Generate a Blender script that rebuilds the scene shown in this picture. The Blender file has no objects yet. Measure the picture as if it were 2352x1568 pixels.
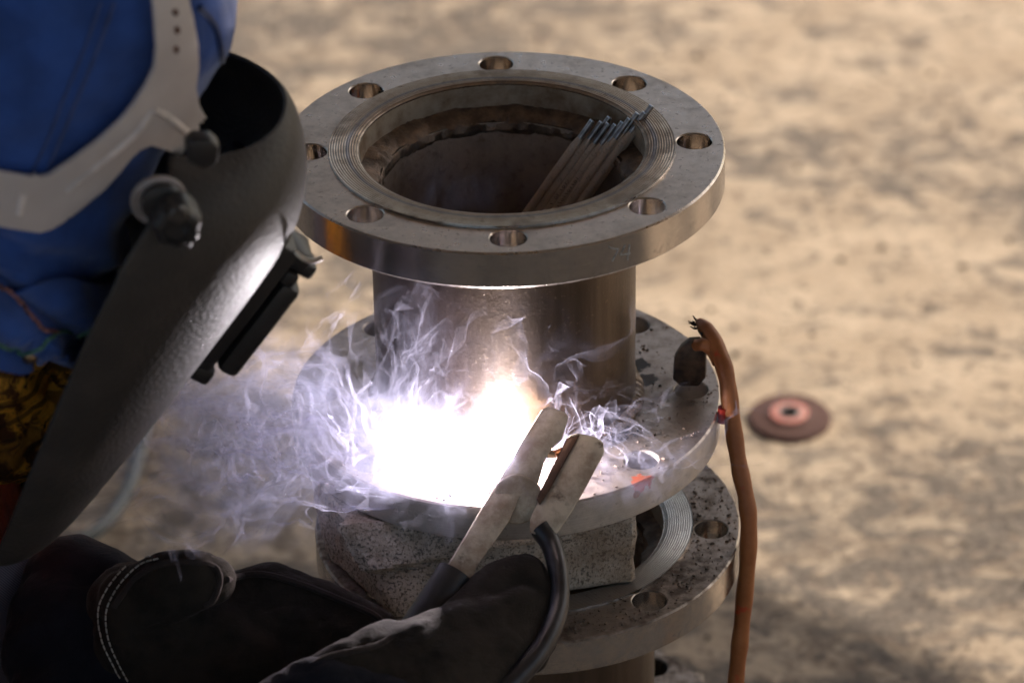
import bpy, bmesh, math, random
from mathutils import Vector, Matrix, noise
from mathutils.bvhtree import BVHTree
R_ = math.radians
random.seed(7)
scene = bpy.context.scene
COL = scene.collection

# ------------------------------------------------------------------ camera
PW, PH = 2352.0, 1568.0                      # pixel frame used for reading positions off the photograph
EL, DIST, FPX, ROLL, YAW, PITCH = 0.46702, 2.12827, 7793.86, 0.01731, -0.00196, -0.0574
CAM = Vector((0, -DIST*math.cos(EL), DIST*math.sin(EL)))
fw = Vector((0, math.cos(EL), -math.sin(EL))); rt = Vector((1, 0, 0)); up = rt.cross(fw)
q = Matrix.Rotation(PITCH, 3, rt); fw = q@fw; up = q@up
q = Matrix.Rotation(YAW, 3, up); fw = q@fw; rt = q@rt
q = Matrix.Rotation(ROLL, 3, fw); rt = q@rt; up = q@up
cd = bpy.data.cameras.new('camera'); cam = bpy.data.objects.new('camera', cd); COL.objects.link(cam)
cd.sensor_width = 36.0; cd.lens = FPX/PW*36.0; cd.clip_start = 0.05; cd.clip_end = 200
cam.matrix_world = Matrix(((rt.x, up.x, -fw.x, CAM.x), (rt.y, up.y, -fw.y, CAM.y), (rt.z, up.z, -fw.z, CAM.z), (0, 0, 0, 1)))
cd.dof.use_dof = True; cd.dof.focus_distance = 2.125; cd.dof.aperture_fstop = 5.2; cd.dof.aperture_blades = 9
scene.camera = cam

# ------------------------------------------------------------------ sky, sun, exposure
SUN_EL, SUN_AZ = R_(43), R_(52)              # azimuth measured from +Y (away from camera), positive = right
sun_dir = Vector((math.sin(SUN_AZ)*math.cos(SUN_EL), math.cos(SUN_AZ)*math.cos(SUN_EL), math.sin(SUN_EL)))
w = bpy.data.worlds.new('World'); scene.world = w; w.use_nodes = True
nt = w.node_tree; nt.nodes.clear()
sky = nt.nodes.new('ShaderNodeTexSky'); sky.sky_type = 'NISHITA'; sky.sun_disc = False
sky.sun_elevation = SUN_EL; sky.sun_rotation = SUN_AZ; sky.dust_density = 3.0; sky.air_density = 1.2
bg = nt.nodes.new('ShaderNodeBackground'); bg.inputs[1].default_value = 0.125
wo = nt.nodes.new('ShaderNodeOutputWorld')
nt.links.new(sky.outputs[0], bg.inputs[0]); nt.links.new(bg.outputs[0], wo.inputs[0])
sl = bpy.data.lights.new('sun', 'SUN'); so = bpy.data.objects.new('sun', sl); COL.objects.link(so)
sl.energy = 3.7; sl.angle = R_(0.6); sl.color = (1.0, 0.88, 0.75)
so.rotation_euler = sun_dir.to_track_quat('Z', 'Y').to_euler()
vs = scene.view_settings; vs.view_transform = 'Standard'; vs.look = 'None'; vs.exposure = 0.20; vs.gamma = 1.0
cy = scene.cycles
cy.use_denoising = True
try: cy.denoiser = 'OPENIMAGEDENOISE'; cy.denoising_prefilter = 'ACCURATE'
except Exception: pass
cy.use_adaptive_sampling = True; cy.adaptive_threshold = .05; cy.adaptive_min_samples = 16
cy.max_bounces = 5; cy.diffuse_bounces = 3; cy.glossy_bounces = 4; cy.transmission_bounces = 4; cy.volume_bounces = 0; cy.transparent_max_bounces = 128
cy.caustics_reflective = False; cy.caustics_refractive = False; cy.sample_clamp_indirect = 4.0
cy.volume_step_rate = 2.5; cy.volume_max_steps = 512

# ------------------------------------------------------------------ pixel helpers
def ray(px, py): return (fw*FPX + rt*(px-PW/2) - up*(py-PH/2))
def at_depth(px, py, d): return CAM + ray(px, py)*(d/FPX)
def at_y(px, py, y): r = ray(px, py); return CAM + r*((y-CAM.y)/r.y)
def at_z(px, py, z): r = ray(px, py); return CAM + r*((z-CAM.z)/r.z)
def at_cyl(px, py, R, c=(0, 0)):
    r = ray(px, py); ox, oy = CAM.x-c[0], CAM.y-c[1]
    a = r.x*r.x+r.y*r.y; b = 2*(ox*r.x+oy*r.y); cc = ox*ox+oy*oy-R*R
    return CAM + r*((-b-math.sqrt(b*b-4*a*cc))/(2*a))

# ------------------------------------------------------------------ materials
class NB:
    def __init__(s, name):
        s.m = bpy.data.materials.new(name); s.m.use_nodes = True; s.t = s.m.node_tree; s.t.nodes.clear()
        s.out = s.t.nodes.new('ShaderNodeOutputMaterial'); s.tc = s.t.nodes.new('ShaderNodeTexCoord')
        s.obj = s.tc.outputs['Object']
    def n(s, typ, **kw):
        x = s.t.nodes.new(typ)
        for k, v in kw.items(): setattr(x, k, v)
        return x
    def put(s, sock, v):
        if isinstance(v, bpy.types.NodeSocket): s.t.links.new(v, sock)
        elif v is not None:
            if isinstance(v, tuple) and len(v) == 3 and sock.type == 'RGBA': v = v+(1,)
            sock.default_value = v
    def noise(s, scale, detail=4, rough=.55, vec=None, dist=0, out='Fac'):
        x = s.n('ShaderNodeTexNoise'); s.put(x.inputs['Vector'], vec or s.obj)
        x.inputs['Scale'].default_value = scale; x.inputs['Detail'].default_value = detail
        x.inputs['Roughness'].default_value = rough; x.inputs['Distortion'].default_value = dist
        return x.outputs['Fac' if out == 'Fac' else 'Color']
    def vor(s, scale, vec=None, feature='F1', out='Distance'):
        x = s.n('ShaderNodeTexVoronoi', feature=feature); s.put(x.inputs['Vector'], vec or s.obj); x.inputs['Scale'].default_value = scale
        return x.outputs[out]
    def math(s, op, a, b=None, c=None, clamp=False):
        x = s.n('ShaderNodeMath', operation=op); x.use_clamp = clamp
        s.put(x.inputs[0], a); s.put(x.inputs[1], b); s.put(x.inputs[2], c); return x.outputs[0]
    def ramp(s, f, lo, hi, a=0.0, b=1.0):
        x = s.n('ShaderNodeMapRange', interpolation_type='SMOOTHSTEP'); s.put(x.inputs[0], f)
        for i, v in enumerate((lo, hi, a, b)): x.inputs[i+1].default_value = v
        return x.outputs[0]
    def mix(s, f, a, b, blend='MIX'):
        x = s.n('ShaderNodeMix', data_type='RGBA', blend_type=blend)
        s.put(x.inputs[0], f); s.put(x.inputs[6], a); s.put(x.inputs[7], b); return x.outputs[2]
    def scale(s, v, k):
        x = s.n('ShaderNodeVectorMath', operation='MULTIPLY'); s.put(x.inputs[0], v); x.inputs[1].default_value = k; return x.outputs[0]
    def bump(s, h, strength=.3, dist=.001, prev=None):
        x = s.n('ShaderNodeBump'); x.inputs['Strength'].default_value = strength; x.inputs['Distance'].default_value = dist
        s.put(x.inputs['Height'], h)
        if prev is not None: s.put(x.inputs['Normal'], prev)
        return x.outputs[0]
    def sep(s, v=None):
        x = s.n('ShaderNodeSeparateXYZ'); s.put(x.inputs[0], v or s.obj); return x.outputs
    def comb(s, x_, y_, z_):
        x = s.n('ShaderNodeCombineXYZ')
        for i, v in enumerate((x_, y_, z_)): s.put(x.inputs[i], v)
        return x.outputs[0]
    def dist_to(s, p):
        x = s.n('ShaderNodeVectorMath', operation='DISTANCE'); s.put(x.inputs[0], s.obj); x.inputs[1].default_value = p; return x.outputs['Value']
    def bsdf(s, col, rough=.5, metal=0.0, normal=None, spec=None, **kw):
        x = s.n('ShaderNodeBsdfPrincipled'); s.put(x.inputs['Base Color'], col); s.put(x.inputs['Roughness'], rough); s.put(x.inputs['Metallic'], metal)
        if normal is not None: s.put(x.inputs['Normal'], normal)
        if spec is not None: x.inputs['Specular IOR Level'].default_value = spec
        for k, v in kw.items(): s.put(x.inputs[k], v)
        s.t.links.new(x.outputs[0], s.out.inputs[0]); return s.m
def flat(name, col, rough=.5, metal=0.0, bscale=None, bstr=.3, bdist=.0005, var=.25, vscale=60, spec=None):
    b = NB(name); f = b.noise(vscale, 5)
    c = b.mix(b.ramp(f, .3, .7), tuple(v*(1-var) for v in col), tuple(min(1, v*(1+var)) for v in col))
    nrm = b.bump(b.noise(bscale, 5), bstr, bdist) if bscale else None
    return b.bsdf(c, rough, metal, nrm, spec)

def steel(name, base=(.40, .37, .345), rough=.34, dirt=.35, dirtcol=(.075, .05, .035), radial=True, blot=None, speck=.5, groove=None, dmetal=.3, temper=False, rim=(.64, .60, .565), rimr=.36):
    b = NB(name); x, y, z = b.sep()
    r = b.math('SQRT', b.math('ADD', b.math('MULTIPLY', x, x), b.math('MULTIPLY', y, y)))
    rv = b.comb(b.math('MULTIPLY', r, 1.0), b.math('MULTIPLY', z, 1.0), 0.0)
    lathe = b.noise(2600, 3, .6, rv)                           # turning marks: vary with radius and height only
    big = b.noise(17, 6, .62); fine = b.noise(120, 5, .65)
    d = b.math('MULTIPLY', b.ramp(b.math('ADD', b.math('MULTIPLY', big, .7), b.math('MULTIPLY', fine, .4)), .46, .70), dirt, clamp=True)
    sp = b.ramp(b.noise(230, 3, .6), .60, .68, 0, speck)
    d = b.math('MAXIMUM', d, sp)
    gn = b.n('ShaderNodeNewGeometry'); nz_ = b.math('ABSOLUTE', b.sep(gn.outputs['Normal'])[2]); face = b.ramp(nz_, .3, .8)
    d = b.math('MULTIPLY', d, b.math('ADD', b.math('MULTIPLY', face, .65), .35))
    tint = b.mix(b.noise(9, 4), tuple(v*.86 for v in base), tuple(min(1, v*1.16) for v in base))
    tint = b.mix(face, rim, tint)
    col = b.mix(b.ramp(lathe, .3, .7, 0, .35), tint, tuple(v*.62 for v in base))
    col = b.mix(d, col, dirtcol)
    if temper:
        for rc, wd, tc, am in ((.0965, .0016, (.07, .08, .13), .8), (.0935, .0022, (.22, .12, .06), .6), (.1005, .0030, (.30, .20, .12), .45)):
            dv = b.math('DIVIDE', b.math('SUBTRACT', b.math('ADD', r, b.math('MULTIPLY', b.math('SUBTRACT', big, .5), .006)), rc), wd)
            col = b.mix(b.math('MULTIPLY', b.math('EXPONENT', b.math('MULTIPLY', b.math('MULTIPLY', dv, dv), -1.0)), am), col, tc)
    rg = b.math('ADD', b.math('MULTIPLY', fine, .22), rough-.08)
    rg = b.math('ADD', rg, b.math('MULTIPLY', d, .3))
    met = b.math('SUBTRACT', 1.0, b.math('MULTIPLY', d, 1-dmetal))
    if blot:
        for p, rad, bc in blot:
            m = b.ramp(b.math('ADD', b.dist_to(p), b.math('MULTIPLY', b.math('SUBTRACT', b.noise(170, 5, .7), .5), rad*2.2)), rad*.75, rad*.95, 1, 0)
            col = b.mix(m, col, bc); met = b.math('MULTIPLY', met, b.math('SUBTRACT', 1.0, m)); rg = b.math('MAXIMUM', rg, b.math('MULTIPLY', m, .7))
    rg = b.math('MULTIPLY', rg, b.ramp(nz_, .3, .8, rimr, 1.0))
    h = lathe
    if groove:
        s = b.math('SINE', b.math('MULTIPLY', r, groove)); nrm = b.bump(s, .55, .0004)
        col = b.mix(b.ramp(s, -1, .2, .5, 0), col, (.10, .085, .07))
        nrm = b.bump(lathe, .10, .0002, nrm)
    else: nrm = b.bump(h, .16, .00025)
    nrm = b.bump(fine, .08, .0006, nrm)
    return b.bsdf(col, rg, met, nrm)

# ------------------------------------------------------------------ object helpers
def link(name, me, parent=None, mat=None, smooth=True):
    o = bpy.data.objects.new(name, me); COL.objects.link(o)
    if parent is not None: o.parent = parent
    if mat: me.materials.append(mat)
    if smooth:
        me.polygons.foreach_set('use_smooth', [True]*len(me.polygons))
        try: me.set_sharp_from_angle(angle=R_(38))
        except Exception: pass
    return o
def obj(name, bm, mat, parent=None, smooth=True):
    me = bpy.data.meshes.new(name); bmesh.ops.recalc_face_normals(bm, faces=bm.faces); bm.to_mesh(me); bm.free()
    return link(name, me, parent, mat, smooth)
def thing(name, label, cat, loc=(0, 0, 0), group=None):
    o = bpy.data.objects.new(name, None); COL.objects.link(o); o.location = loc; o.empty_display_size = .02
    return tag(o, label, cat, group)
def tag(o, label, cat, group=None):
    o['label'] = label; o['category'] = cat
    if group: o['group'] = group
    return o
def lathe(bm, prof, n=128, c=Vector((0, 0, 0)), close=False, wob=None):
    rings = []
    for (r, z) in prof:
        ring = []
        for i in range(n):
            a = 2*math.pi*i/n; p = Vector((r*math.cos(a), r*math.sin(a), z))
            if wob: p = wob(p, a)
            ring.append(bm.verts.new(c+p))
        rings.append(ring)
    pairs = list(zip(rings, rings[1:])) + ([(rings[-1], rings[0])] if close else [])
    for A, B in pairs:
        for i in range(n):
            j = (i+1) % n; bm.faces.new((A[i], A[j], B[j], B[i]))
    return rings
def spline(pts, per=8):
    pts = [Vector(p) for p in pts]; P = [2*pts[0]-pts[1]] + pts + [2*pts[-1]-pts[-2]]; out = []
    for i in range(1, len(P)-2):
        a, b, c, d = P[i-1], P[i], P[i+1], P[i+2]
        for k in range(per):
            t = k/per
            out.append(.5*((2*b)+(c-a)*t+(2*a-5*b+4*c-d)*t*t+(3*b-a-3*c+d)*t*t*t))
    out.append(pts[-1]); return out
def tube(bm, pts, rad, n=10, cap=True, flatten=None):
    """rad: number or function of 0..1; flatten: (axis vector, factor)"""
    m = len(pts); rings = []; nrm = None
    for i, p in enumerate(pts):
        t = (pts[min(i+1, m-1)]-pts[max(i-1, 0)]).normalized()
        if nrm is None:
            nrm = t.orthogonal().normalized()
        nrm = (nrm - t*nrm.dot(t)).normalized(); bn = t.cross(nrm)
        r = rad(i/(m-1)) if callable(rad) else rad
        ring = []
        for k in range(n):
            a = 2*math.pi*k/n; v = (nrm*math.cos(a)+bn*math.sin(a))*r
            if flatten: v = v - flatten[0]*(v.dot(flatten[0])*(1-flatten[1]))
            ring.append(bm.verts.new(p+v))
        rings.append(ring)
    for A, B in zip(rings, rings[1:]):
        for k in range(n):
            j = (k+1) % n; bm.faces.new((A[k], A[j], B[j], B[k]))
    if cap:
        bm.faces.new(rings[0][::-1]); bm.faces.new(rings[-1])
    return rings
def prism(bm, poly, off):
    """poly: list of Vectors (front outline), off: extrusion vector"""
    A = [bm.verts.new(p) for p in poly]; B = [bm.verts.new(p+off) for p in poly]; n = len(A)
    bm.faces.new(A); bm.faces.new(B[::-1])
    for i in range(n):
        j = (i+1) % n; bm.faces.new((A[i], B[i], B[j], A[j]))
def box(bm, fn, lo, hi):
    v = [bm.verts.new(fn(x, y, z)) for x in (lo[0], hi[0]) for y in (lo[1], hi[1]) for z in (lo[2], hi[2])]
    for f in ((0, 1, 3, 2), (4, 6, 7, 5), (0, 4, 5, 1), (2, 3, 7, 6), (0, 2, 6, 4), (1, 5, 7, 3)): bm.faces.new([v[i] for i in f])
def bevel(bm, w, seg=2):
    bmesh.ops.recalc_face_normals(bm, faces=bm.faces)
    es = [e for e in bm.edges if len(e.link_faces) == 2 and e.calc_face_angle(0) > R_(25)]
    bmesh.ops.bevel(bm, geom=es, offset=w, segments=seg, affect='EDGES', profile=.5, clamp_overlap=True)
def fbm(p, s, o=4): return noise.fractal(p*s, 1.0, 2.0, o)

GZ = -0.66                                   # ground level (top flange face is z = 0)
# ------------------------------------------------------------------ ground
def ground_mat():
    b = NB('sandy_concrete')
    big = b.noise(2.2, 3, .6); mid = b.noise(9, 4, .62); sm = b.noise(34, 4, .68, dist=.6); fi = b.noise(160, 2, .6)
    col = b.mix(b.ramp(mid, .32, .68), (.45, .345, .245), (.64, .51, .375))
    col = b.mix(b.ramp(big, .35, .7, 0, .55), col, (.47, .38, .285))
    st = b.math('ADD', b.math('MULTIPLY', sm, .62), b.math('MULTIPLY', big, .40))
    col = b.mix(b.ramp(st, .50, .60, 0, .80), col, (.17, .128, .098))
    xyz = b.sep(); sv = b.comb(b.math('MULTIPLY', xyz[0], .7), xyz[1], xyz[2])
    st2 = b.math('ADD', b.math('MULTIPLY', b.noise(21, 4, .7, sv, 1.2), .7), b.math('MULTIPLY', big, .32))
    col = b.mix(b.ramp(st2, .495, .58, 0, .8), col, (.11, .097, .09))
    col = b.mix(b.ramp(b.noise(78, 3, .62), .60, .69, 0, .8), col, (.06, .05, .044))
    col = b.mix(b.ramp(fi, .35, .7, 0, .28), col, (.62, .52, .40))
    col = b.mix(b.ramp(b.noise(58, 5, .72, sv), .535, .64, 0, .62), col, (.12, .098, .082))
    return b.bsdf(col, .88, 0, b.bump(b.math('ADD', mid, b.math('MULTIPLY', sm, .6)), .45, .012), .25)
bm = bmesh.new(); gx = [-30, -10, -4] + [-2.2+.04*i for i in range(111)] + [4, 10, 30]
gy = [-30, -8, -3] + [-1.2+.04*i for i in range(116)] + [5, 12, 60]
gv = [[bm.verts.new((x, y, GZ + (.006*fbm(Vector((x, y, 0)), 3.2) if abs(x) < 3 and -2 < y < 4 else 0))) for x in gx] for y in gy]
for j in range(len(gy)-1):
    for i in range(len(gx)-1): bm.faces.new((gv[j][i], gv[j][i+1], gv[j+1][i+1], gv[j+1][i]))
g = obj('ground', bm, ground_mat()); g['kind'] = 'structure'; g['label'] = 'tan sandy concrete ground with sooty smudges'

# ------------------------------------------------------------------ added sheet on posts, unseen overhead, put in to shade the work place
def added_shade():
    h = 2.3; e0 = Vector((-.17, .775)); e1 = Vector((.32, .395)); k = h/math.tan(SUN_EL)
    off = Vector((math.sin(SUN_AZ), math.cos(SUN_AZ)))*k; d = (e1-e0).normalized(); nrm = Vector((d.y, -d.x))          # nrm points to the shaded, near-left side
    if nrm.dot(Vector((-1, -1))) < 0: nrm = -nrm
    mid = (e0+e1)/2+off; root = thing('added_shade', 'added unseen overhead sheet on posts that shades the welding place', 'added_shade', (mid.x, mid.y, GZ))
    bm = bmesh.new(); n_ = 40; V = []
    for j in range(n_+1):
        row = []
        for i in range(n_+1):
            a, b_ = (i/n_-.5)*6.4, j/n_*5.6
            p = mid+d*a+nrm*b_; sag = -.10*math.sin(math.pi*i/n_)*math.sin(math.pi*min(1, j/n_*1.0))
            row.append(bm.verts.new(Vector((p.x-mid.x, p.y-mid.y, h+sag+.012*noise.noise(Vector((p.x*3, p.y*3, 0)))))))
        V.append(row)
    for j in range(n_):
        for i in range(n_): bm.faces.new((V[j][i], V[j][i+1], V[j+1][i+1], V[j+1][i]))
    t = obj('shade_sheet', bm, cloth('shade_sheet_canvas', (.26, .22, .17), 300, 3), root); m_ = t.modifiers.new('thickness', 'SOLIDIFY'); m_.thickness = .002
    for a, b_ in ((-3.15, .05), (3.15, .05), (-3.15, 5.55), (3.15, 5.55)):
        p = d*a+nrm*b_; bm = bmesh.new(); tube(bm, [Vector((p.x, p.y, z_)) for z_ in (0, 1.1, h)], .025, 12); obj('shade_post', bm, flat('shade_post_steel', (.3, .29, .28), .5, .7), root)
# ------------------------------------------------------------------ flanged pipe spools
FR, PCD, HR, RF, FT = .1397, .12065, .0111, .1085, .0242
def flange_bm(phi, bore, flip=False, ch=.0011, chb=.002):
    """plate with 8 bolt holes, top at z=0, bottom z=-FT; annulus from RF-.002 (or bore) to FR"""
    bm = bmesh.new(); N = 64; r1, r2 = bore+chb, FR-ch
    for (z, s) in ((0, 1), (-FT, -1)):
        for k in range(8):
            a0 = phi+k*math.pi/4; h = Vector((PCD*math.cos(a0), PCD*math.sin(a0), z))
            per = []
            na, nr = 24, 8
            for i in range(na): a = a0-math.pi/8+math.pi/4*i/na; per.append((r2, a))
            for i in range(nr): per.append((r2+(r1-r2)*i/nr, a0+math.pi/8))
            for i in range(na): a = a0+math.pi/8-math.pi/4*i/na; per.append((r1, a))
            for i in range(nr): per.append((r1+(r2-r1)*i/nr, a0-math.pi/8))
            P = [Vector((r*math.cos(a), r*math.sin(a), z)) for r, a in per]
            ov = [bm.verts.new(p) for p in P]; c1 = []; c2 = []
            for p in P:
                d = (p-h).normalized(); c1.append(bm.verts.new(h+d*(HR+.0007))); c2.append(bm.verts.new(h+d*HR+Vector((0, 0, -s*.0007))))
            n = len(P)
            for i in range(n):
                j = (i+1) % n
                bm.faces.new((ov[i], ov[j], c1[j], c1[i])); bm.faces.new((c1[i], c1[j], c2[j], c2[i]))
    for k in range(8):
        a0 = phi+k*math.pi/4; c = Vector((PCD*math.cos(a0), PCD*math.sin(a0), 0)); ring = []
        for z in (-.0007, -FT+.0007):
            ring.append([bm.verts.new(c+Vector((HR*math.cos(t), HR*math.sin(t), z))) for t in [2*math.pi*i/48 for i in range(48)]])
        for i in range(48):
            j = (i+1) % 48; bm.faces.new((ring[0][i], ring[0][j], ring[1][j], ring[1][i]))
    n = 192
    lathe(bm, [(r2, 0), (FR, -ch), (FR, -FT+ch), (r2, -FT)], n)
    lathe(bm, [(r1, 0), (bore, -chb), (bore, -FT+chb), (r1, -FT)], n)
    bmesh.ops.remove_doubles(bm, verts=bm.verts, dist=.00004)
    return bm
def raised_bm(bore, ch=.004, out=RF, h=.0016):
    bm = bmesh.new()
    lathe(bm, [(out+.0006, -.0002), (out, h), (out-.004, h), (bore+ch+.008, h), (bore+ch+.0015, h-.0002), (bore+ch, h-.0008), (bore+.001, h-ch*.9), (bore, h-ch), (bore, h-ch-.0008)], 192)
    return bm

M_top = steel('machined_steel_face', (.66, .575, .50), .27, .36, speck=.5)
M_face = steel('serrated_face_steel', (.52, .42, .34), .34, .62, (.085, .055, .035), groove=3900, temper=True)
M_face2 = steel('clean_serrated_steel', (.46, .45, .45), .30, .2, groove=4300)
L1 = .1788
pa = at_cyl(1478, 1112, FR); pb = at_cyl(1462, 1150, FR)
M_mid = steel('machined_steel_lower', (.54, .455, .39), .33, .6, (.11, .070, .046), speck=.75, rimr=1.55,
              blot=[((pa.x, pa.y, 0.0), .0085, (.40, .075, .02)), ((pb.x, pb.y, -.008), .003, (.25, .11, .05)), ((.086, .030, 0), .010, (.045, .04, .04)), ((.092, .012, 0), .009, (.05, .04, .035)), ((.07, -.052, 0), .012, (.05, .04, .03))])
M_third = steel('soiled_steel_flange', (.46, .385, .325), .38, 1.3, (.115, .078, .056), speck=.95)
def pipe_mats():
    b = NB('pipe_outside_steel'); x, y, z = b.sep()
    v = b.comb(b.math('MULTIPLY', x, 1), b.math('MULTIPLY', y, 1), b.math('MULTIPLY', z, .08))
    f = b.noise(55, 5, .6, v); g2 = b.noise(400, 3, .6); big = b.noise(14, 4)
    col = b.mix(b.ramp(f, .3, .7), (.085, .064, .050), (.15, .115, .09)); col = b.mix(b.ramp(big, .45, .7, 0, .6), col, (.14, .10, .07))
    col = b.mix(b.ramp(g2, .62, .7, 0, .5), col, (.26, .20, .14))
    nrm = b.bump(g2, .3, .0004); nrm = b.bump(f, .15, .0006, nrm)
    A = b.bsdf(col, b.math('ADD', .30, b.math('MULTIPLY', g2, .22)), .93, nrm)
    b = NB('pipe_inside_scale'); f = b.noise(26, 6, .65); g2 = b.noise(180, 5, .65)
    col = b.mix(b.ramp(f, .3, .7), (.34, .265, .21), (.56, .43, .33)); col = b.mix(b.ramp(g2, .5, .75, 0, .7), col, (.21, .14, .09))
    B = b.bsdf(col, .55, .35, b.bump(g2, .5, .0012))
    return A, B
M_pipe, M_pipein = pipe_mats()
b = NB('weld_metal'); f = b.noise(90, 6, .7); g2 = b.noise(420, 4, .6)
M_weld = b.bsdf(b.mix(b.ramp(f, .35, .65), (.12, .09, .07), (.27, .185, .13)), b.math('ADD', .35, b.math('MULTIPLY', g2, .3)), .7, b.bump(f, .7, .002))
b = NB('bore_wall_steel'); f = b.noise(50, 5, .65)
M_bore = b.bsdf(b.mix(b.ramp(f, .35, .68), (.46, .36, .27), (.24, .15, .09)), .55, .3, b.bump(b.noise(400, 3), .3, .0006))
PR, PI = .08415, .0768
def spool(label, z0, c, phi, phi2, mats):
    root = thing('pipe_spool', label, 'pipe spool', (c[0], c[1], z0-L1-FT-.0016), 'flanged pipe spools in the stack')
    base = z0-L1-FT-.0016
    bore = .0895
    t = obj('flange', flange_bm(phi, bore+.003), mats[0], root); t.location.z = z0-base
    rf = obj('raised_face', raised_bm(bore, ch=.0016), mats[1], t)
    bw_ = bmesh.new(); lathe(bw_, [(bore, -.0006), (bore+.0001, -.008), (bore, -FT+.0005)], 160); obj('bore_wall', bw_, M_bore, t)
    bo = obj('flange', flange_bm(phi2, PR+.0012, chb=.001), mats[2], root); bo.location.z = z0-L1-base
    rb = bmesh.new(); lathe(rb, [(RF, -FT+.0002), (RF-.0006, -FT-.0016), (bore+.004, -FT-.0016), (bore+.003, -FT)], 160)
    obj('raised_face', rb, mats[1], bo)
    p = bmesh.new(); zt = z0-.021-base; zb = z0-L1-FT+.004-base
    lathe(p, [(PI, zt), (PR, zt), (PR, zt-.02), (PR, zb), (PI, zb)], 160)
    po = obj('pipe', p, M_pipe, root)
    p = bmesh.new(); lathe(p, [(PI-.0002, zt+.0001), (PI-.0002, zt-.03), (PI-.0002, zt-.08), (PI-.0002, zb)], 128); obj('pipe_lining', p, M_pipein, po)
    # inner weld between pipe end and bore: lumpy bead
    wb = bmesh.new()
    def wob(pv, a):
        n1 = noise.noise(Vector((math.cos(a)*5, math.sin(a)*5, z0*40))); n2 = noise.noise(Vector((math.cos(a)*26, math.sin(a)*26, pv.z*300+z0)))
        rr = math.hypot(pv.x, pv.y); k = rr + (-.0026*n1-.0016*n2 if rr < bore-.001 else 0)
        n1 *= .6
        return Vector((k*math.cos(a), k*math.sin(a), pv.z+.0030*n1+.0009*n2))
    lathe(wb, [(bore+.0008, zt+.006), (bore-.003, zt+.0050), (PI+.004, zt+.0030), (PI-.0008, zt-.001), (PI-.0016, zt-.005), (PI+.0004, zt-.009)], 220, wob=wob)
    obj('weld_bead', wb, M_weld, root)
    # foot weld: rope of short ripples round the pipe foot
    wb = bmesh.new(); zf = z0-L1-base
    def wob2(pv, a):
        rip = .00035*math.sin(a*150+3*math.sin(a*9)); n1 = .0012*noise.noise(Vector((math.cos(a)*8, math.sin(a)*8, 3)))
        rr = math.hypot(pv.x, pv.y)+rip+n1; return Vector((rr*math.cos(a), rr*math.sin(a), pv.z+rip*.6+n1))
    lathe(wb, [(PR-.001, zf+.0062), (PR+.0012, zf+.0056), (PR+.0038, zf+.0036), (PR+.0056, zf+.0012), (PR+.006, zf-.0015)], 420, wob=wob2)
    obj('weld_bead', wb, M_weld, root)
    return root, t, bo, base
def hole_angle(px, py, z, c): p = at_z(px, py, z); return math.atan2(p.y-c[1], p.x-c[0])
PHI = .02334+math.pi/2
root1, fl_top, fl_mid, base1 = spool('upright pipe spool with two bright drilled flanges being welded above the granite block', 0, (0, 0), PHI, hole_angle(845, 1066, -L1, (0, 0)), (M_top, M_face, M_mid))
C3 = (.0126, -.0277); Z3 = -.2619
root2, fl3, fl4, base2 = spool('soiled pipe spool standing under the granite block, flange gritty with dust', Z3, C3, -.1055, hole_angle(1530, 1512, Z3-L1, C3), (M_third, M_face2, M_third))
# chalk number and stamped characters (strokes on the rims)
def strokes(name, lines, R, c, mat, rad, parent, zref):
    bm = bmesh.new()
    for ln in lines:
        pts = [at_cyl(x, y, R+.0001, c) for x, y in ln]; pts = spline(pts, 5) if len(pts) > 2 else [pts[0].lerp(pts[1], k/5) for k in range(6)]
        pts = [p-Vector((c[0], c[1], zref)) for p in pts]
        tube(bm, pts, rad, 6)
    return obj(name, bm, mat, parent)
M_chalk = flat('chalk', (.42, .40, .38), .9, var=.4, vscale=700)
strokes('chalk_number', [[(1398, 566), (1409, 571), (1421, 571)], [(1421, 571), (1414, 585), (1406, 600)], [(1436, 562), (1430, 575), (1425, 586)], [(1425, 586), (1436, 584), (1448, 582)], [(1446, 561), (1444, 578), (1441, 597)]], FR, (0, 0), M_chalk, .00045, fl_top, 0)
M_stamp = flat('stamped_mark', (.55, .5, .47), .4, .9)
def digit(kind, x, y, w=9, h=13):
    P = {'4': [[(.7, 1), (.7, 0), (0, .65)], [(0, .65), (1, .65)]], '-': [[(0, .5), (.8, .5)]], '0': [[(.5, 0), (1, .4), (.6, 1), (0, .6), (.2, .1), (.5, 0)]],
         'C': [[(1, .1), (.4, 0), (0, .5), (.4, 1), (1, .9)]], '9': [[(.9, .4), (.4, .5), (.1, .2), (.6, 0), (.9, .4), (.6, 1)]], '2': [[(0, .2), (.5, 0), (.8, .3), (0, 1)], [(0, 1), (1, 1)]]}[kind]
    return [[(x+a*w+b*1.5, y+b*h+a*1.2) for a, b in ln] for ln in P]
ls = []
for i, k in enumerate('4-C092'): ls += digit(k, 905+15*i, 1164+3.2*i)
strokes('stamped_number', ls, FR, (0, 0), M_stamp, .00018, fl_mid, -L1)
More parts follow.
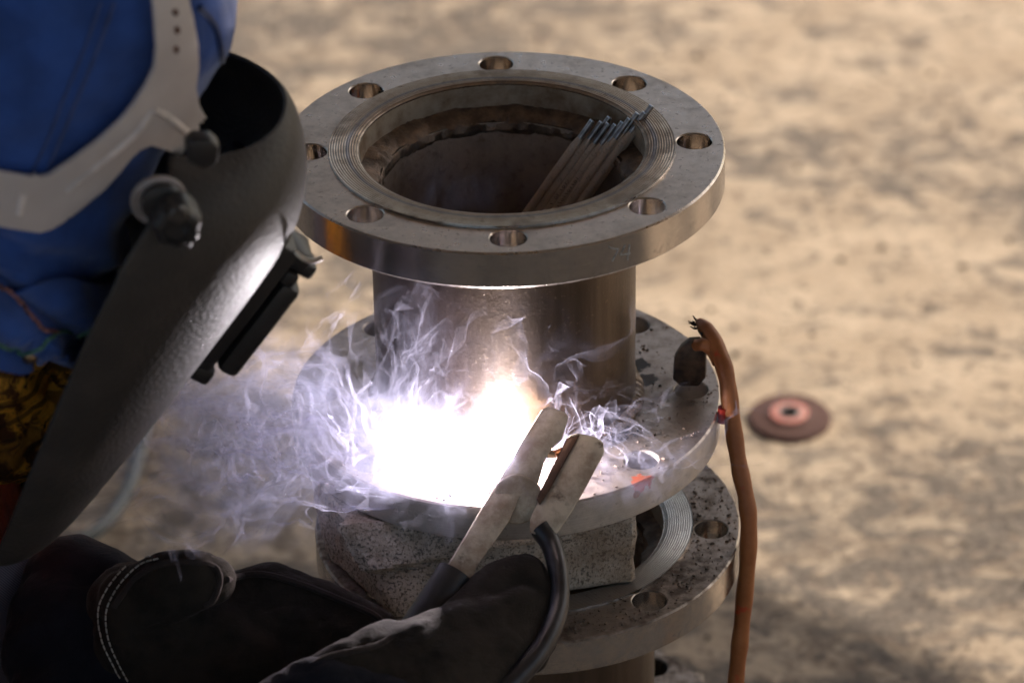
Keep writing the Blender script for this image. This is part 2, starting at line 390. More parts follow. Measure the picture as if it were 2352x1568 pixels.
# support under the lower spool, resting on the ground
def granite():
    b = NB('granite'); v = b.vor(420); v2 = b.vor(260); f = b.noise(60, 5, .65); g2 = b.noise(520, 4, .66); big = b.noise(22, 4)
    col = b.mix(b.ramp(f, .35, .65), (.44, .36, .29), (.58, .49, .41))
    col = b.mix(b.ramp(g2, .50, .60, 0, .80), col, (.085, .072, .062)); col = b.mix(b.ramp(b.noise(300, 3, .6), .56, .66, 0, .7), col, (.56, .49, .42))
    col = b.mix(b.ramp(big, .50, .70, 0, .55), col, (.24, .15, .085))
    nrm = b.bump(g2, .7, .0012); nrm = b.bump(f, .6, .003, nrm)
    return b.bsdf(col, .72, 0, nrm, .3)
M_gran = granite()
def rock(name, corners, label, cat='stone', cuts=26, amp=.0016, ledge=None, group=None):
    """corners: 4 bottom (ccw) + 4 top"""
    bm = bmesh.new(); v = [bm.verts.new(c) for c in corners]
    for f in ((3, 2, 1, 0), (4, 5, 6, 7), (0, 1, 5, 4), (1, 2, 6, 5), (2, 3, 7, 6), (3, 0, 4, 7)): bm.faces.new([v[i] for i in f])
    bevel(bm, .0025, 1)
    bmesh.ops.subdivide_edges(bm, edges=[e for e in bm.edges if e.calc_length() > .02], cuts=cuts, use_grid_fill=True)
    bmesh.ops.recalc_face_normals(bm, faces=bm.faces); bm.normal_update()
    for vt in bm.verts:
        p = vt.co.copy(); n_ = vt.normal.copy()
        d = amp*fbm(p, 60, 5)+amp*.7*fbm(p+Vector((3, 1, 2)), 210, 3)
        if abs(n_.z) > .75: d *= .25
        if ledge: d += ledge(p, n_)
        vt.co = p+n_*d
    o = obj(name, bm, M_gran, None, True)
    return tag(o, label, cat, group)
zt, zb = -.2052, -.2612
def ledge(p, n_):
    if n_.y > -.5: return 0
    k = (p.x+.105)/.12                                 # rough upper slab, splitting off along a slanting crack
    line = -.2375+.0125*max(0, min(1, k))+.0016*fbm(p, 70, 3)
    t = max(0, min(1, (p.z-line)/.0016)); fade = max(0, min(1, (.055-p.x)/.05))
    return (.0060*t-.0022*(1 if abs(p.z-line) < .0014 else 0))*fade
cn = [at_z(905, 1424, zb), at_z(1469, 1338, zb), at_z(1440, 1180, zb), at_z(742, 1270, zb)]
cn[1].x = .0795
ct = [at_z(795, 1196, zt), at_z(1463, 1168, zt), at_z(1440, 960, zt), at_z(706, 1072, zt)]
rock('granite_block', cn+ct, 'speckled granite block wedged between the two flanged spools', ledge=ledge)
zb4 = Z3-L1-FT-.0016
def cz(x, y, z): return Vector((C3[0]+x, C3[1]+y, z))
rock('granite_block', [cz(-.13, -.11, GZ-.003), cz(.12, -.12, GZ-.003), cz(.13, .12, GZ-.003), cz(-.12, .12, GZ-.003), cz(-.125, -.105, zb4), cz(.115, -.115, zb4), cz(.125, .115, zb4), cz(-.115, .115, zb4)],
     'large granite block on the ground carrying the soiled lower spool', cuts=10)

# ------------------------------------------------------------------ welding electrodes in the bore
b = NB('flux_coating'); f = b.noise(70, 4); z = b.sep()[2]; g2 = b.noise(500, 3)
col = b.mix(b.ramp(f, .3, .7), (.54, .41, .31), (.63, .49, .38)); col = b.mix(b.ramp(g2, .55, .75, 0, .4), col, (.13, .09, .06))
M_flux = b.bsdf(col, .85, 0, b.bump(g2, .25, .0003), .2)
M_core = flat('bare_electrode_wire', (.30, .27, .26), .35, .9, var=.3, vscale=200)
M_tip = flat('cut_wire_end', (.60, .62, .70), .3, .9)
M_ink = flat('black_print', (.02, .018, .018), .8)
tips = [(1359.8, 277.8, .038, 290), (1381.1, 280.9, .038, 292), (1399.6, 269.8, .044, 268), (1397.2, 284.2, .037, 291), (1413.5, 286.8, .035, 288), (1429.9, 281.4, .035, 283), (1445.8, 273.4, .034, 277), (1464.4, 260.5, .036, 268), (1480.7, 258.9, .034, 262), (1496.9, 243, .036, 250)]
order = ['leftmost electrode with a bare glassy tip in the fanned bunch', 'second electrode from the outside edge of the fanned bunch', 'electrode lying behind the fanned row inside the flange bore', 'electrode with faint print along its tan coating',
         'electrode with dark printed characters on its tan coating', 'electrode in the middle of the fanned bunch, plain coating', 'electrode leaning just past the middle of the fan, tip slightly raised', 'electrode two places in from the tallest tip of the fan', 'electrode next to the tallest one in the fan', 'tallest electrode of the fan, its dark bare tip reaching past the bore edge']
for i, (px, py, y, _) in enumerate(tips):
    T = at_y(px, py, y)
    sx = (px-1360)/137.0
    B = at_y(px-137*1.02-0*sx, py+197, y-.0135)           # a second point on the axis, read from the photograph
    d = (B-T).normalized(); Lr = .235
    root = thing('welding_electrode', order[i], 'electrode', T+d*Lr, 'welding electrodes in the flange bore')
    o = root.location.copy()
    bare = .0135 if i < 2 else .0155
    bm = bmesh.new(); tube(bm, [T-o+d*k for k in (.0004, .004, bare+.006)], .00185, 14); cw = obj('core_wire', bm, M_core, root)
    bm = bmesh.new(); tube(bm, [T-o-d*.0002, T-o+d*.0006], .00178, 14); obj('wire_end', bm, M_tip, cw)
    bm = bmesh.new(); tube(bm, [T-o+d*k for k in (bare, bare+.0025, bare+.007, .12, Lr)], lambda t: (.0019 if t < .1 else (.0024 if t < .3 else .00285)), 16); co = obj('coating', bm, M_flux, root)
    if i in (3, 4):
        n_ = (-fw - d*(-fw).dot(d)).normalized(); s_ = d.cross(n_); bm = bmesh.new(); rnd = random.Random(i)
        base = T-o+n_*.00282
        txt = {3: [.047, .0495, .052, .056, .058, .063], 4: [.042+.0024*k for k in range(11)]}[i]
        for k, t in enumerate(txt):
            c0 = base+d*t
            if k % 3 == 0: tube(bm, [c0-s_*.0009, c0+s_*.0009], .00016, 5)
            elif k % 3 == 1: tube(bm, [c0+s_*.0009*math.cos(a)+d*.0008*math.sin(a) for a in [j*.9 for j in range(7)]], .00016, 5)
            else: tube(bm, [c0-s_*.0009-d*.0005, c0+s_*.0009+d*.0005], .00016, 5)
        obj('print', bm, M_ink, co)

# ------------------------------------------------------------------ ground cable and lug
b = NB('orange_cable_rubber'); f = b.noise(40, 5, .65); x, y, z = b.sep(); g2 = b.noise(260, 4, .6)
col = b.mix(b.ramp(f, .3, .7), (.30, .095, .028), (.42, .15, .05)); col = b.mix(b.ramp(b.noise(90, 5, .7), .62, .74, 0, .6), col, (.07, .035, .02))
col = b.mix(b.ramp(b.noise(55, 3, .6), .66, .72, 0, .8), col, (.50, .06, .02))
col = b.mix(b.math('MULTIPLY', b.ramp(z, .532, .545), b.ramp(b.noise(150, 4, .7), .38, .52)), col, (.02, .014, .012))
M_cable = b.bsdf(col, .5, 0, b.bump(g2, .35, .0008), .4)
M_char = flat('charred_rubber', (.022, .016, .014), .85, bscale=500, bstr=.9, bdist=.002, var=.6, vscale=200)
root = thing('ground_cable', 'orange rubber cable with charred frayed end hooked on the flange rim', 'cable', (.18, -.05, GZ))
o = root.location.copy()
cp = [(1606, 738, .020), (1628, 765, .008), (1652, 810, -.008), (1668, 862, -.020), (1677, 925, -.028), (1687, 1000, -.034), (1699, 1075, -.044), (1714, 1145, -.054), (1720, 1205, -.060), (1717, 1290, -.064), (1708, 1390, -.066), (1699, 1480, -.068), (1690, 1568, -.070)]
P = [at_y(x, y, yy) for x, y, yy in cp]
P += [P[-1]+Vector((-.004, -.002, -.09)), Vector((P[-1].x+.012, P[-1].y-.03, GZ+.03)), Vector((P[-1].x+.06, P[-1].y-.06, GZ+.007)), Vector((P[-1].x+.25, P[-1].y-.12, GZ+.006)), Vector((P[-1].x+.8, P[-1].y-.15, GZ+.006))]
sp = [p-o for p in spline(P, 8)]
bm = bmesh.new(); tube(bm, sp, lambda t: .0056*(.50+.5*min(1, t/.045))*(1+.05*math.sin(t*90)), 18); cab = obj('cable', bm, M_cable, root)
bm = bmesh.new(); rnd = random.Random(3)
for k in range(26):
    s0 = sp[0].lerp(sp[9], rnd.random()**1.5*1.0)+Vector((-.003, -.002, 0))+Vector((rnd.uniform(-.0015, .0015), rnd.uniform(-.002, .002), rnd.uniform(-.001, .001)))
    s1 = s0+Vector((rnd.uniform(-.0045, .0005), rnd.uniform(-.002, .002), rnd.uniform(-.001, .003)))
    tube(bm, [s0, (s0+s1)/2+Vector((0, 0, rnd.uniform(-.0006, .0006))), s1], lambda t: .0009*(1-.6*t), 6)
obj('frayed_strands', bm, M_char, root)
bm = bmesh.new()
lug = [(1545, 872), (1548, 822), (1562, 800), (1580, 785), (1606, 783), (1622, 800), (1621, 868), (1604, 888), (1562, 888)]
yl = at_z(1582, 889, -L1+.0005).y
prism(bm, [at_y(x, y, yl)-o for x, y in lug], Vector((.001, .007, 0)))
bevel(bm, .0012, 2)
b = NB('scorched_lug_steel'); f = b.noise(60, 5, .65)
M_lug = b.bsdf(b.mix(b.ramp(f, .35, .65), (.018, .014, .012), (.11, .065, .04)), .5, .4, b.bump(b.noise(300, 4), .5, .001))
obj('lug', bm, M_lug, root)
bm = bmesh.new()
hook = [at_y(1600, 792, yl+.002)-o, at_y(1618, 792, yl-.004)-o, at_y(1636, 806, -.004)-o, at_y(1650, 832, -.012)-o]
tube(bm, spline(hook, 6), .0042, 12); obj('lug_neck', bm, M_cable, root)
bm = bmesh.new(); tape = [at_y(1661, 935, -.03)-o, at_y(1660, 950, -.03)-o, at_y(1660, 968, -.03)-o]; tube(bm, tape, .0035, 10)
obj('red_tape', bm, flat('red_tape', (.50, .03, .015), .5), root)

# ------------------------------------------------------------------ grinding disc and hose on the ground
gd = at_z(1813, 968, GZ)
root = thing('grinding_disc', 'worn brown grinding disc with pink paper label lying on the ground', 'grinding disc', (gd.x, gd.y, GZ+.004))
root.rotation_euler = (R_(2), R_(-2), .6)
rd = 95.0*(gd-CAM).dot(fw)/FPX
b = NB('abrasive'); f = b.noise(900, 3, .6); col = b.mix(b.ramp(f, .35, .65), (.085, .042, .034), (.15, .078, .064)); M_abr = b.bsdf(col, .75, 0, b.bump(f, .6, .001), .3)
bm = bmesh.new(); lathe(bm, [(.0080, .0060), (.018, .0062), (rd*.46, .0058), (rd*.56, .0038), (rd*.95, .0030), (rd, .0012), (rd, -.0030), (rd*.96, -.0040), (rd*.6, -.0030), (.0080, -.0010)], 96, close=True); obj('disc_body', bm, M_abr, root)
b = NB('label_paper'); x, y, z = b.sep(); r = b.math('SQRT', b.math('ADD', b.math('MULTIPLY', x, x), b.math('MULTIPLY', y, y)))
ang = b.math('ARCTAN2', y, x)
band = b.math('GREATER_THAN', b.math('SINE', b.math('MULTIPLY', ang, 21.0)), .1)
rg = b.math('MULTIPLY', b.math('GREATER_THAN', r, rd*.33), b.math('LESS_THAN', r, rd*.45))
col = b.mix(b.ramp(b.noise(60, 4), .35, .65), (.62, .30, .24), (.66, .40, .33)); col = b.mix(b.math('MULTIPLY', band, rg), col, (.60, .10, .08))
M_label = b.bsdf(col, .6)
bm = bmesh.new(); lathe(bm, [(.0088, .0066), (rd*.34, .0068), (rd*.455, .0064), (rd*.46, .0058)], 72); obj('paper_label', bm, M_label, root)
bm = bmesh.new(); lathe(bm, [(.0086, .0072), (.0100, .0072), (.0100, .0060), (.0076, .0060), (.0076, -.001), (.0086, -.001)], 48, close=True); obj('bushing', bm, flat('bushing_steel', (.4, .38, .36), .4, .9), root)
hp = [(345, 880), (338, 950), (326, 1020), (305, 1100), (272, 1165), (225, 1215), (170, 1245), (90, 1262), (0, 1262), (-120, 1240), (-260, 1200)]
bm = bmesh.new(); tube(bm, spline([at_z(x, y, GZ+.0065) for x, y in hp], 8), .0055, 12)
tag(obj('hose', bm, flat('grey_hose', (.16, .17, .165), .5, var=.15)), 'thin grey hose curving over the ground behind the welding helmet', 'hose')

def debris():
    rnd = random.Random(21); bm = bmesh.new()
    for k in range(900):
        x, y = rnd.uniform(-.9, 1.0), rnd.uniform(.1, 2.6)
        if (Vector((x, y))-Vector((gd.x, gd.y))).length < .06: continue
        r = .0012+.0042*rnd.random()**3; z_ = GZ+.006*fbm(Vector((x, y, 0)), 3.2)
        res = bmesh.ops.create_icosphere(bm, subdivisions=1, radius=r, matrix=Matrix.Translation((x, y, z_+r*.3)) @ Matrix.Rotation(rnd.random()*6, 4, 'Z') @ Matrix.Diagonal((1, rnd.uniform(.5, 1), rnd.uniform(.45, .8), 1)))
        for v in res['verts']: v.co += Vector((rnd.uniform(-1, 1), rnd.uniform(-1, 1), rnd.uniform(-1, 1)))*r*.22
    o_ = obj('grit', bm, flat('slag_grit', (.10, .08, .065), .8, var=.8, vscale=40), None, False); o_['kind'] = 'stuff'; o_['label'] = 'dark slag grit and pebbles scattered over the ground'
debris()
def flange_grit(name, label, c, zz, rmin, rmax, a0, a1, n_, col, ph):
    rnd = random.Random(n_); bm = bmesh.new()
    for k in range(n_):
        a = rnd.uniform(a0, a1); r = rnd.uniform(rmin, rmax); p = Vector((c[0]+r*math.cos(a), c[1]+r*math.sin(a), zz)); s_ = .00025+.0010*rnd.random()**3
        if any((Vector((p.x-c[0]-PCD*math.cos(ph+q_*math.pi/4), p.y-c[1]-PCD*math.sin(ph+q_*math.pi/4)))).length < HR+.0016 for q_ in range(8)): continue
        res = bmesh.ops.create_icosphere(bm, subdivisions=1, radius=s_, matrix=Matrix.Translation(p+Vector((0, 0, s_*.5))) @ Matrix.Rotation(rnd.random()*6, 4, 'Z') @ Matrix.Diagonal((1.3, rnd.uniform(.5, 1), .7, 1)))
        for v in res['verts']: v.co += Vector((rnd.uniform(-1, 1), rnd.uniform(-1, 1), rnd.uniform(-1, 1)))*s_*.25
    o_ = obj(name, bm, col, None, False); o_['kind'] = 'stuff'; o_['label'] = label
M_grit = flat('grinding_grit', (.16, .11, .08), .7, .1, var=.85, vscale=350)
flange_grit('flange_grit', 'rusty grit and chips strewn over the soiled lower flange', C3, Z3, .1092, .137, -1.75, .55, 520, M_grit, -.1055)
flange_grit('flange_grit', 'fine dark spatter grains on the flange being welded', (0, 0), -L1, .095, .137, -2.6, .9, 300, M_grit, hole_angle(845, 1066, -L1, (0, 0)))
# ------------------------------------------------------------------ electrode holder
b = NB('worn_brass'); f = b.noise(45, 6, .66); g2 = b.noise(240, 4, .6)
col = b.mix(b.ramp(f, .34, .62), (.34, .25, .18), (.62, .53, .41)); col = b.mix(b.ramp(b.noise(30, 5, .7), .58, .68, 0, .85), col, (.085, .045, .028))
M_brass = b.bsdf(col, b.math('ADD', .45, b.math('MULTIPLY', g2, .25)), .35, b.bump(g2, .35, .0008))
M_black = flat('black_phenolic', (.022, .018, .018), .5, bscale=300, bstr=.25, var=.3)
def hd(py): return 2.098-(py-1000)*.000105
HT = at_depth(1000, 1500, 2.05)
root_h = thing('electrode_holder', 'worn brass electrode holder with black lever gripped in the glove', 'electrode holder', HT)
def slab(name, poly, thick, mat, parent, dd=0.0, bev=.0011, tilt=Vector((0, 0, 0))):
    bm = bmesh.new(); prism(bm, [at_depth(x, y, hd(y)+dd)-HT for x, y in poly], fw*thick)
    bevel(bm, bev, 2); return obj(name, bm, mat, parent)
slab('fixed_jaw', [(1000, 1345), (1066, 1372), (1096, 1300), (1170, 1196), (1200, 1128), (1236, 1110), (1250, 1060), (1268, 1030), (1290, 1010), (1306, 960), (1300, 948), (1262, 934), (1246, 940), (1200, 1012), (1150, 1095), (1075, 1220)], .016, M_brass, root_h)
bm = bmesh.new(); cc = [(1188+58*math.cos(t), 1146+58*math.sin(t)) for t in [2*math.pi*k/32 for k in range(32)]]
prism(bm, [at_depth(x, y, hd(1146)+.0012)-HT for x, y in cc], fw*.014); bevel(bm, .002, 2); obj('pivot_cheek', bm, M_brass, root_h)
slab('moving_jaw', [(1216, 1222), (1258, 1238), (1282, 1222), (1310, 1180), (1340, 1130), (1388, 1040), (1386, 1016), (1368, 1004), (1330, 996), (1308, 1002), (1290, 1040), (1250, 1110), (1236, 1150), (1218, 1192)], .017, M_brass, root_h, dd=.001)
slab('jaw_inlay', [(1302, 1006), (1332, 998), (1318, 1024), (1262, 1126), (1240, 1160), (1232, 1146)], .004, flat('dark_groove_metal', (.10, .055, .035), .5, .6), root_h, dd=-.0012, bev=.0006)
lev = [(1240, 1212, -.006), (1266, 1250, -.006), (1282, 1310, -.010), (1284, 1380, -.014), (1268, 1440, -.020), (1238, 1495, -.026), (1196, 1545, -.03), (1130, 1610, -.034)]
bm = bmesh.new(); tube(bm, [p-HT for p in spline([at_depth(x, y, hd(y)+.012+d) for x, y, d in lev], 8)], .0075, 14, flatten=(rt, .85)); obj('lever', bm, flat('dark_lever_steel', (.045, .043, .047), .38, .6, bscale=200), root_h)
bm = bmesh.new(); hl = [(1048, 1318), (1005, 1385), (930, 1490), (830, 1610)]
tube(bm, [p-HT for p in spline([at_depth(x, y, hd(y)+.006) for x, y in hl], 6)], .0125, 20); obj('handle', bm, M_black, root_h)
bm = bmesh.new(); tube(bm, [p-HT for p in [at_depth(1300, 1036, hd(1036)+.008), at_depth(1276, 1046, hd(1046)+.008)]], .0034, 12); obj('spring_pin', bm, flat('hot_copper', (.55, .24, .12), .35, .9), root_h)
ARC = at_y(1148, 1040, -.0935); ARC.z = -L1+.0075; ARC.y = -.0925; ARC.x = at_y(1148, 1040, -.0945).x
bm = bmesh.new(); e0 = at_depth(1282, 1042, hd(1042)+.010)
tube(bm, [e0.lerp(ARC+Vector((.002, -.003, .004)), k/4)-HT for k in range(5)], .0025, 12); obj('electrode_stub', bm, M_flux, root_h)

# ------------------------------------------------------------------ the arc
b = NB('arc_plasma'); e = b.n('ShaderNodeEmission'); e.inputs[0].default_value = (.92, .95, 1, 1); e.inputs[1].default_value = 900; b.t.links.new(e.outputs[0], b.out.inputs[0])
bm = bmesh.new(); bmesh.ops.create_icosphere(bm, subdivisions=3, radius=.0042)
for v in bm.verts: v.co.z *= 1.2; v.co += v.co.normalized()*.0006*noise.noise(v.co*900)
b.m.cycles.emission_sampling = 'NONE'
arc = tag(obj('welding_arc', bm, b.m), 'blinding white welding arc burning at the foot of the pipe', 'arc'); arc.location = ARC
al = bpy.data.lights.new('arc_light', 'POINT'); al.energy = 13.5; al.color = (1.0, .92, .96); al.shadow_soft_size = .005
ao = bpy.data.objects.new('arc_light', al); COL.objects.link(ao); ao.location = Vector((ARC.x, -.0915, -L1+.0095))

# ------------------------------------------------------------------ welding helmet
HP, HY, HR_ = R_(36), R_(14), R_(7)
HF = Vector((math.cos(HP)*math.cos(HY), math.cos(HP)*math.sin(HY), -math.sin(HP))); HU = Vector((math.sin(HP)*math.cos(HY), math.sin(HP)*math.sin(HY), math.cos(HP))); HL = Vector((math.sin(HY), -math.cos(HY), 0))
HU, HL = HU*math.cos(HR_)+HL*math.sin(HR_), HL*math.cos(HR_)-HU*math.sin(HR_)      # head leans a little to the near side
HO = at_y(647, 503, -.155)
def hloc(f, u, l): return HO+HF*f+HU*u+HL*l
def at_l(px, py, l): r = ray(px, py); p = hloc(0, 0, l); return CAM+r*((p-CAM).dot(HL)/r.dot(HL))
helm = thing('welding_helmet', 'black flip-front welding helmet tilted down over the blue hood', 'welding helmet', hloc(-.05, -.27, 0))
ho = helm.location.copy()
b = NB('helmet_shell_plastic'); f = b.noise(420, 2, .5); vv = b.vor(330)
col = b.mix(b.ramp(b.noise(30, 5, .6), .4, .75), (.024, .0195, .0175), (.042, .033, .029))
M_shell = b.bsdf(col, .60, 0, b.bump(vv, .30, .0008, b.bump(f, .12, .0006)), .55)
rings = [(.072,-.046,.066,-.110),(.067,-.036,.078,-.110),(.057,-.024,.088,-.110),(.042,-.012,.097,-.110),(.022,-.003,.103,-.110),(-.002,.001,.106,-.110),(-.03,.001,.108,-.107),(-.065,.001,.107,-.102),(-.10,.001,.103,-.093),(-.14,.001,.097,-.082),(-.190,.000,.087,-.067),(-.230,-.002,.073,-.053),(-.258,-.007,.054,-.041),(-.276,-.014,.034,-.034),(-.285,-.020,.014,-.030)]
def interp_rings(rs, per=5):
    vs_ = [Vector(r) for r in rs]; return [tuple(v) for v in spline4(vs_, per)]
def spline4(pts, per):
    P = [2*pts[0]-pts[1]]+pts+[2*pts[-1]-pts[-2]]; out = []
    for i in range(1, len(P)-2):
        a, b_, c, d = P[i-1], P[i], P[i+1], P[i+2]
        for k in range(per):
            t = k/per; out.append(.5*((2*b_)+(c-a)*t+(2*a-5*b_+4*c-d)*t*t+(3*b_-a-3*c+d)*t*t*t))
    out.append(pts[-1]); return out
bm = bmesh.new(); grid = []
for (u, f0, bw, fr) in interp_rings(rings):
    row = []; N = 56; dep = f0-fr; dip = .036*min(1, max(0, (u+.06)/.13))**1.3
    for k in range(N+1):
        ph = -math.pi/2+math.pi*k/N; c_, s_ = math.cos(ph), math.sin(ph); e_ = 2/2.15
        row.append(bm.verts.new(hloc(fr+dep*abs(c_)**e_, u-dip*(1-abs(c_))**.8, bw*math.copysign(abs(s_)**e_, s_))-ho))
    grid.append(row)
for A, B in zip(grid, grid[1:]):
    for k in range(len(A)-1): bm.faces.new((A[k], A[k+1], B[k+1], B[k]))
sh = obj('shell', bm, M_shell, helm)
md = sh.modifiers.new('thickness', 'SOLIDIFY'); md.thickness = .0028; md.offset = -1
ms = sh.modifiers.new('smooth', 'SUBSURF'); ms.levels = 1; ms.render_levels = 1
def hbox(name, lo, hi, mat, parent, bev=.002):
    bm = bmesh.new(); box(bm, lambda f, u, l: hloc(f, u, l)-ho, lo, hi); bevel(bm, bev, 2); return obj(name, bm, mat, parent)
M_frame = flat('black_window_plastic', (.018, .016, .017), .42, bscale=250, bstr=.15)
wf = hbox('window_frame', (-.034, -.088, -.050), (.000, .009, .050), M_frame, helm, .003)
hbox('hinge_foot', (-.010, -.095, -.050), (.0035, -.083, .0505), M_frame, wf, .003)
wc = hbox('lens_cover', (.0025, -.083, -.048), (.0160, -.013, .0495), M_frame, helm, .004)
b = NB('dark_lens'); M_lens = b.bsdf((.005, .012, .008), .05)
hbox('lens', (.0140, -.076, -.042), (.0165, -.020, .042), M_lens, wc, .0005)
cl = hbox('cover_clip', (-.006, -.004, .022), (.010, .009, .047), M_frame, helm, .003)
hbox('clip_tongue', (.006, -.006, .028), (.0165, .004, .0465), M_frame, cl, .003)
bm = bmesh.new(); tube(bm, [p-ho for p in spline([hloc(-.004, .008, .048), hloc(.002, .0075, .050), hloc(.008, .009, .050), hloc(.012, .012, .048)], 6)], .0016, 8); obj('spring_wire', bm, flat('spring_steel', (.5, .46, .42), .35, .9), cl)
hbox('cover_hinge', (.000, -.014, .036), (.009, -.005, .049), M_frame, wc, .002)

# ------------------------------------------------------------------ person (welder): body, hood, scarf, clothing, gloves
def hb(f, u, l): return hloc(f, u, l)
HC = hloc(-.199, .020, 0)                        # head centre
body_v = {}; verts = []; edges = []; rad = []
def bv(name, p, r, parent=None):
    body_v[name] = len(verts); verts.append(Vector(p)); rad.append(r)
    if parent: edges.append((body_v[parent], body_v[name]))
pel = Vector((-.78, -.19, -.44))
bv('pelvis', pel, .125); bv('waist', pel+Vector((.07, 0, .17)), .120, 'pelvis'); bv('chest', pel+Vector((.19, 0, .33)), .135, 'waist'); bv('necklow', HC+Vector((-.13, 0, -.13)), .070, 'chest')
bv('neck', HC+HU*-.10+HF*-.035, .058, 'necklow'); bv('head', HC+HU*-.03, .078, 'neck'); bv('crown', HC+HU*.055, .072, 'head')
LH = at_depth(150, 1420, 2.12); RH = at_depth(700, 1680, 1.985)
for s, nm, wr in ((-1, 'r', RH), (1, 'l', LH)):
    shd = body_v['chest']; sp_ = verts[shd]+Vector((.05, s*.19, .06))
    bv(nm+'sh', sp_, .062, 'chest')
    el = Vector((-.40, -.52, -.36)) if s < 0 else Vector((-.52, .06, -.33))
    bv(nm+'el', el, .047, nm+'sh'); bv(nm+'wr', wr+(el-wr).normalized()*.03, .033, nm+'el')
    hp_ = pel+Vector((.04, s*.10, -.02)); bv(nm+'hip', hp_, .095, 'pelvis')
    kn = pel+Vector((.36, s*.33, .13)); bv(nm+'kn', kn, .062, nm+'hip')
    an = Vector((kn.x+(-.02), kn.y+s*.02, GZ+.08)); bv(nm+'an', an, .042, nm+'kn'); bv(nm+'toe', an+Vector((.17, s*.03, -.045)), .034, nm+'an')
me = bpy.data.meshes.new('person'); me.from_pydata([v-pel for v in verts], edges, [])
person = bpy.data.objects.new('person', me); COL.objects.link(person); person.location = pel
sk = person.modifiers.new('skin', 'SKIN'); sk.use_smooth_shade = True
for i, sv in enumerate(me.skin_vertices[0].data): sv.radius = (rad[i], rad[i]); sv.use_root = (i == 0)
ss = person.modifiers.new('sub', 'SUBSURF'); ss.levels = 2; ss.render_levels = 2
b = NB('work_trousers_cloth'); f = b.noise(18, 5); M_body = b.bsdf(b.mix(f, (.035, .04, .07), (.06, .065, .10)), .9, 0, b.bump(f, .6, .02))
me.materials.append(M_body)
tag(person, 'crouching welder in blue hood, helmet and thick dark gloves, bent over the flange', 'person')
po = person.location.copy()

def cloth(name, col, scale=1500, wr=9, wstr=.5, sheen=.3, var=.2, wd=.012):
    b = NB(name); x = b.noise(wr, 4, .55, dist=.8); wv = b.n('ShaderNodeTexWave'); wv.inputs['Scale'].default_value = scale*.5; b.put(wv.inputs['Vector'], b.obj); wv.inputs['Distortion'].default_value = 1.5
    c = b.mix(b.ramp(b.noise(40, 5), .3, .7), tuple(v*(1-var) for v in col), tuple(v*(1+var) for v in col))
    nrm = b.bump(x, wstr, wd); nrm = b.bump(wv.outputs['Fac'], .15, .0004, nrm)
    return b.bsdf(c, .88, 0, nrm, .2, **{'Sheen Weight': sheen})
added_shade()
M_blue = cloth('blue_twill', (.026, .075, .290), 1600)
# hood: rings round the head axis, flaring to a collar below
hood_r = [(.128, -.002, .020, .018), (.122, 0, .055, .048), (.105, 0, .082, .070), (.075, 0, .101, .084), (.035, 0, .106, .089), (-.005, .002, .107, .090), (-.035, .006, .107, .089), (-.060, .012, .108, .091), (-.085, .018, .110, .096), (-.108, .022, .113, .102), (-.130, .026, .116, .107)]
def hood_mesh(wr, off=0.0):
    bm = bmesh.new(); rows = []
    for (u, fc, rf_, rl) in [tuple(v) for v in spline4([Vector(r) for r in hood_r], 6)]:
        row = []
        for k in range(96):
            a = 2*math.pi*k/96; p = HC+HF*(fc+(rf_+off)*math.cos(a))+HU*u+HL*(rl+off)*math.sin(a)
            if wr:
                fold = max(0, min(1, (-u-.02)/.10)); d = (p-(HC+HU*u)).normalized()
                p = p+d*(wr*.0035*fbm(p, 22, 4)+wr*fold*.008*math.sin(u*210+3*math.cos(a*2)+6*noise.noise(p*14)))
            row.append(bm.verts.new(p))
        rows.append(row)
    for A, B in zip(rows, rows[1:]):
        for k in range(96): bm.faces.new((A[k], A[(k+1) % 96], B[(k+1) % 96], B[k]))
    bm.faces.new(rows[0])
    return bm
sm = hood_mesh(0, .004); bmesh.ops.recalc_face_normals(sm, faces=sm.faces); bvh_s = BVHTree.FromBMesh(sm); sm.free()
hm = hood_mesh(1); bmesh.ops.recalc_face_normals(hm, faces=hm.faces); bvh_h = BVHTree.FromBMesh(hm)
for v in hm.verts: v.co -= po
hood = obj('hood', hm, M_blue, person)
def onto(bvh, px, py, off):
    d = ray(px, py).normalized(); h = bvh.ray_cast(CAM, d)
    if h[0] is None: return None
    n_ = h[1] if h[1].dot(d) < 0 else -h[1]
    return h[0]+n_*off
def surf_tube(name, pix, rad_, mat, parent, bvh=None, off=.0005, org=None, per=8):
    pts = []
    for p in spline([Vector((x, y, 0)) for x, y in pix], per):
        h = onto(bvh or bvh_h, p.x, p.y, off)
        if h is not None: pts.append(h-(org or po))
    if len(pts) < 3: return None
    bm = bmesh.new(); tube(bm, pts, rad_, 8); return obj(name, bm, mat, parent)
M_seam = flat('faded_blue_thread', (.05, .08, .22), .8); M_dkseam = cloth('blue_seam_shadow', (.012, .03, .11))
surf_tube('seam', [(262, 5), (225, 110), (180, 220), (135, 330), (105, 400)], .0010, M_seam, hood)
surf_tube('seam', [(232, 5), (190, 120), (145, 230), (105, 330), (70, 400)], .0008, M_seam, hood)
surf_tube('front_hem', [(455, 15), (492, 60), (508, 130), (512, 210), (504, 290)], .0018, M_dkseam, hood)
M_emb = flat('embroidery_thread', (.22, .10, .10), .8, var=.9, vscale=500); M_emb2 = flat('green_thread', (.08, .20, .16), .8, var=.6, vscale=500)
